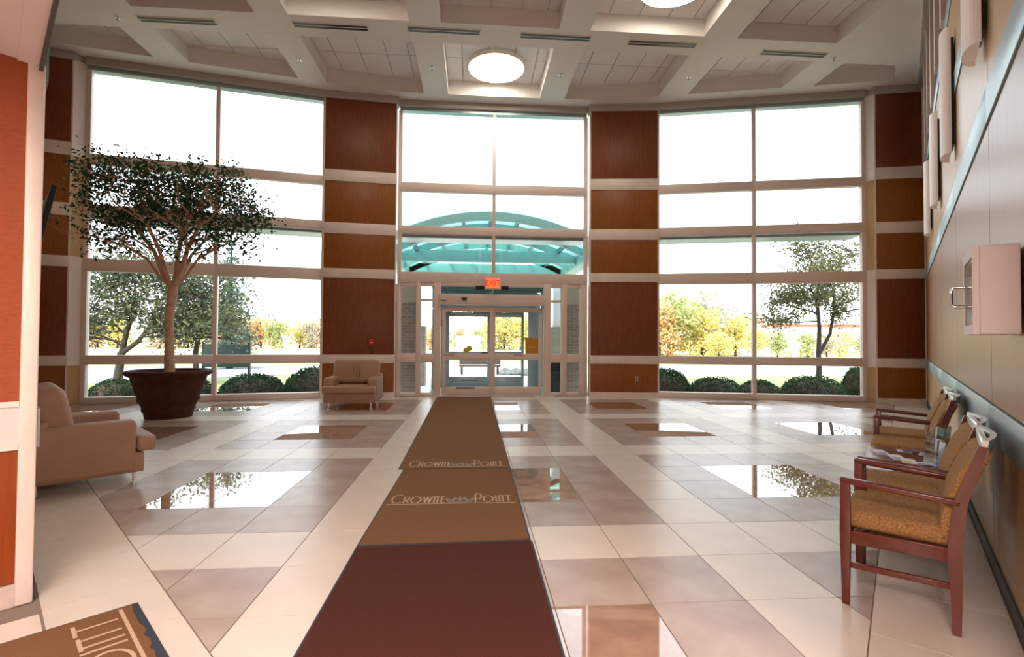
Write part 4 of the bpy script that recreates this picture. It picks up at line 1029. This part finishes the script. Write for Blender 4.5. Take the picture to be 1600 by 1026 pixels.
for x, y, lab, m, sz in ((2.98, 15.4, 'bright green arching plant seen through the right side pane', 'leaf_fern', 1.0), (-1.85, 13.95, 'small pale leafy plant seen through the lower left side pane', 'leaf_spruce', .45)):
    g = G()
    for k in range(46):
        a = rnd.uniform(0, 2*pi); L_ = sz*rnd.uniform(.5, .85); pts = []
        for q in range(6):
            f = q/5; pts.append(Vector((cos(a)*L_*f*.55, sin(a)*L_*f*.55, L_*(1.25*f-.55*f*f)*1.1)))
        s_ = Vector((-sin(a), cos(a), 0))*.028; o = len(g.v)
        for q, p in enumerate(pts): wq = (1-abs(q/5-.4)*1.3); g.v += [tuple(p-s_*wq), tuple(p+s_*wq)]
        for q in range(5): g.f.append((o+2*q, o+2*q+1, o+2*q+3, o+2*q+2))
    o = g.build('arching_plant', m, loc=(x, y, ZG+.02)); tag(o, lab, 'plant')
t = thing('kiosk', 'pale blue boxy kiosk seen through the left door leaf', 'kiosk', (-.15, 52, ZG))
G().box(-1.6, .9, -1, 1, 0, 2.2).build('body', 'store_wall', t)
for x in (-1.25, -.1): G().box(x, x+.9, -1.03, -1, .8, 1.9).build('window_pane', 'store_blue', t)
# ---- far trees
def far_mesh(leafm, seed, tall=1.0):
    rnd = random.Random(seed); g = G()
    blobs = [(Vector((rnd.gauss(0, .9), rnd.gauss(0, .9), rnd.uniform(.5, 5.6*tall))), rnd.uniform(.8, 1.5)) for _ in range(17)]
    for c, r_ in blobs:
        for _ in range(120):
            d = Vector((rnd.gauss(0, 1), rnd.gauss(0, 1), rnd.gauss(0, 1))).normalized(); p = c+d*r_*rnd.uniform(.7, 1.05)
            a = (d+Vector((rnd.gauss(0, .6), rnd.gauss(0, .6), rnd.gauss(0, .6)))).normalized(); b = a.cross(Vector((rnd.gauss(0, 1), rnd.gauss(0, 1), 1))).normalized(); l = .42
            o = len(g.v); g.v += [tuple(p), tuple(p+a*l*.5+b*l*.35), tuple(p+a*l), tuple(p+a*l*.5-b*l*.35)]; g.f.append((o, o+1, o+2, o+3))
    me = g.mesh('foliage'); me.materials.append(MATS[leafm]); return me
tk = G().tube([(0, 0, 0), (.1, 0, 2), (0, .1, 4.5)], [.2, .15, .06], 7).mesh('trunk', True); tk.materials.append(MATS['bark_dark'])
FM = {m: [far_mesh(m, s) for s in (1, 2)] for m in ('leaf_yellow', 'leaf_orange', 'leaf_green', 'leaf_dull')}
nm_ = {'leaf_yellow': 'yellow', 'leaf_orange': 'orange', 'leaf_green': 'yellow-green', 'leaf_dull': 'grey-brown'}
ORD = ['first', 'second', 'third', 'fourth', 'fifth', 'sixth', 'seventh', 'eighth', 'ninth', 'tenth', 'eleventh', 'twelfth', 'thirteenth', 'fourteenth', 'fifteenth', 'sixteenth', 'seventeenth', 'eighteenth', 'nineteenth', 'twentieth']
FC_ = {}
def far_tree(x, y, s, m, where, k, sx=1.0):
    FC_[(m, where)] = FC_.get((m, where), -1)+1
    t = thing('far_tree', '%s %s autumn tree from the left among the far trees %s' % (ORD[FC_[(m, where)]], nm_[m], where), 'tree', (x, y, ZG), 0, '%s trees %s' % (nm_[m], where))
    for nn, me in (('foliage', FM[m][k % 2]), ('trunk', tk)):
        o = bpy.data.objects.new(nn, me); COL.objects.link(o); o.parent = t; o.scale = (s*sx, s*sx, s); o.rotation_euler = (0, 0, k*1.7)
        if nn == 'foliage': o['kind'] = 'stuff'
rnd = random.Random(21); order = ['leaf_dull', 'leaf_green', 'leaf_green', 'leaf_dull', 'leaf_orange', 'leaf_dull', 'leaf_orange', 'leaf_green', 'leaf_yellow', 'leaf_dull', 'leaf_orange']
for k in range(26):
    x = -80+k*2.55; far_tree(x, 92+rnd.uniform(-4, 4), rnd.uniform(.78, 1.0), order[k % 11], 'seen through the left window', k, 1.0)
for k in range(9):
    far_tree(-10+k*2.6, 88+rnd.uniform(-4, 4), rnd.uniform(.55, .75) if k < 5 else 1.05, order[(k*3+1) % 11] if k < 5 else ('leaf_green', 'leaf_yellow')[k % 2], 'seen through the doors', k)
for k, (x, y, s, m) in enumerate(((21, 56, .95, 'leaf_orange'), (23, 58, 1.25, 'leaf_green'), (26, 56, .9, 'leaf_yellow'), (28, 60, 1.3, 'leaf_dull'), (31, 58, .75, 'leaf_yellow'), (32.5, 64, 1.15, 'leaf_dull'), (30, 52, .5, 'leaf_yellow'), (35, 56, .5, 'leaf_green'), (38, 55, .45, 'leaf_green'), (41, 56, .5, 'leaf_dull'), (44, 58, .5, 'leaf_yellow'), (47, 58, .45, 'leaf_green'), (50, 60, .5, 'leaf_dull'), (25, 50, .45, 'leaf_yellow'))):
    far_tree(x, y, s, m, 'seen through the right window', k)
# ---- store building behind the right-hand trees
t = thing('store_building', 'long pale low store building with a red fascia line behind the right-hand trees', 'building', (48, 95, ZG))
G().box(-24, 34, 0, 12, 0, 5.2).build('wall', 'store_wall', t)
G().box(-24.2, 34.2, -.3, 0, 4.7, 5.2).build('fascia', 'store_red', t)
G().box(-3, 9, -.5, 0, 5.0, 6.6).build('sign_panel', 'store_wall', t)
for k in range(8): G().box(-2.4+1.4*k, -1.5+1.4*k, -.7, -.5, 5.3, 6.3).build('sign_letter', 'store_red', t)
G().box(-3, 9, -.4, 0, 3.9, 4.3).build('awning', 'store_blue', t)
t = thing('utility_box', 'small grey box on the far verge left of the right tree', 'box', (19.8, 34.5, ZG))
G().box(-1.0, 1.0, -.3, .3, .3, 1.25).build('housing', 'stone', t, bevel=.02); G().box(-.9, .9, -.2, .2, 0, .3).build('plinth', 'concrete', t)
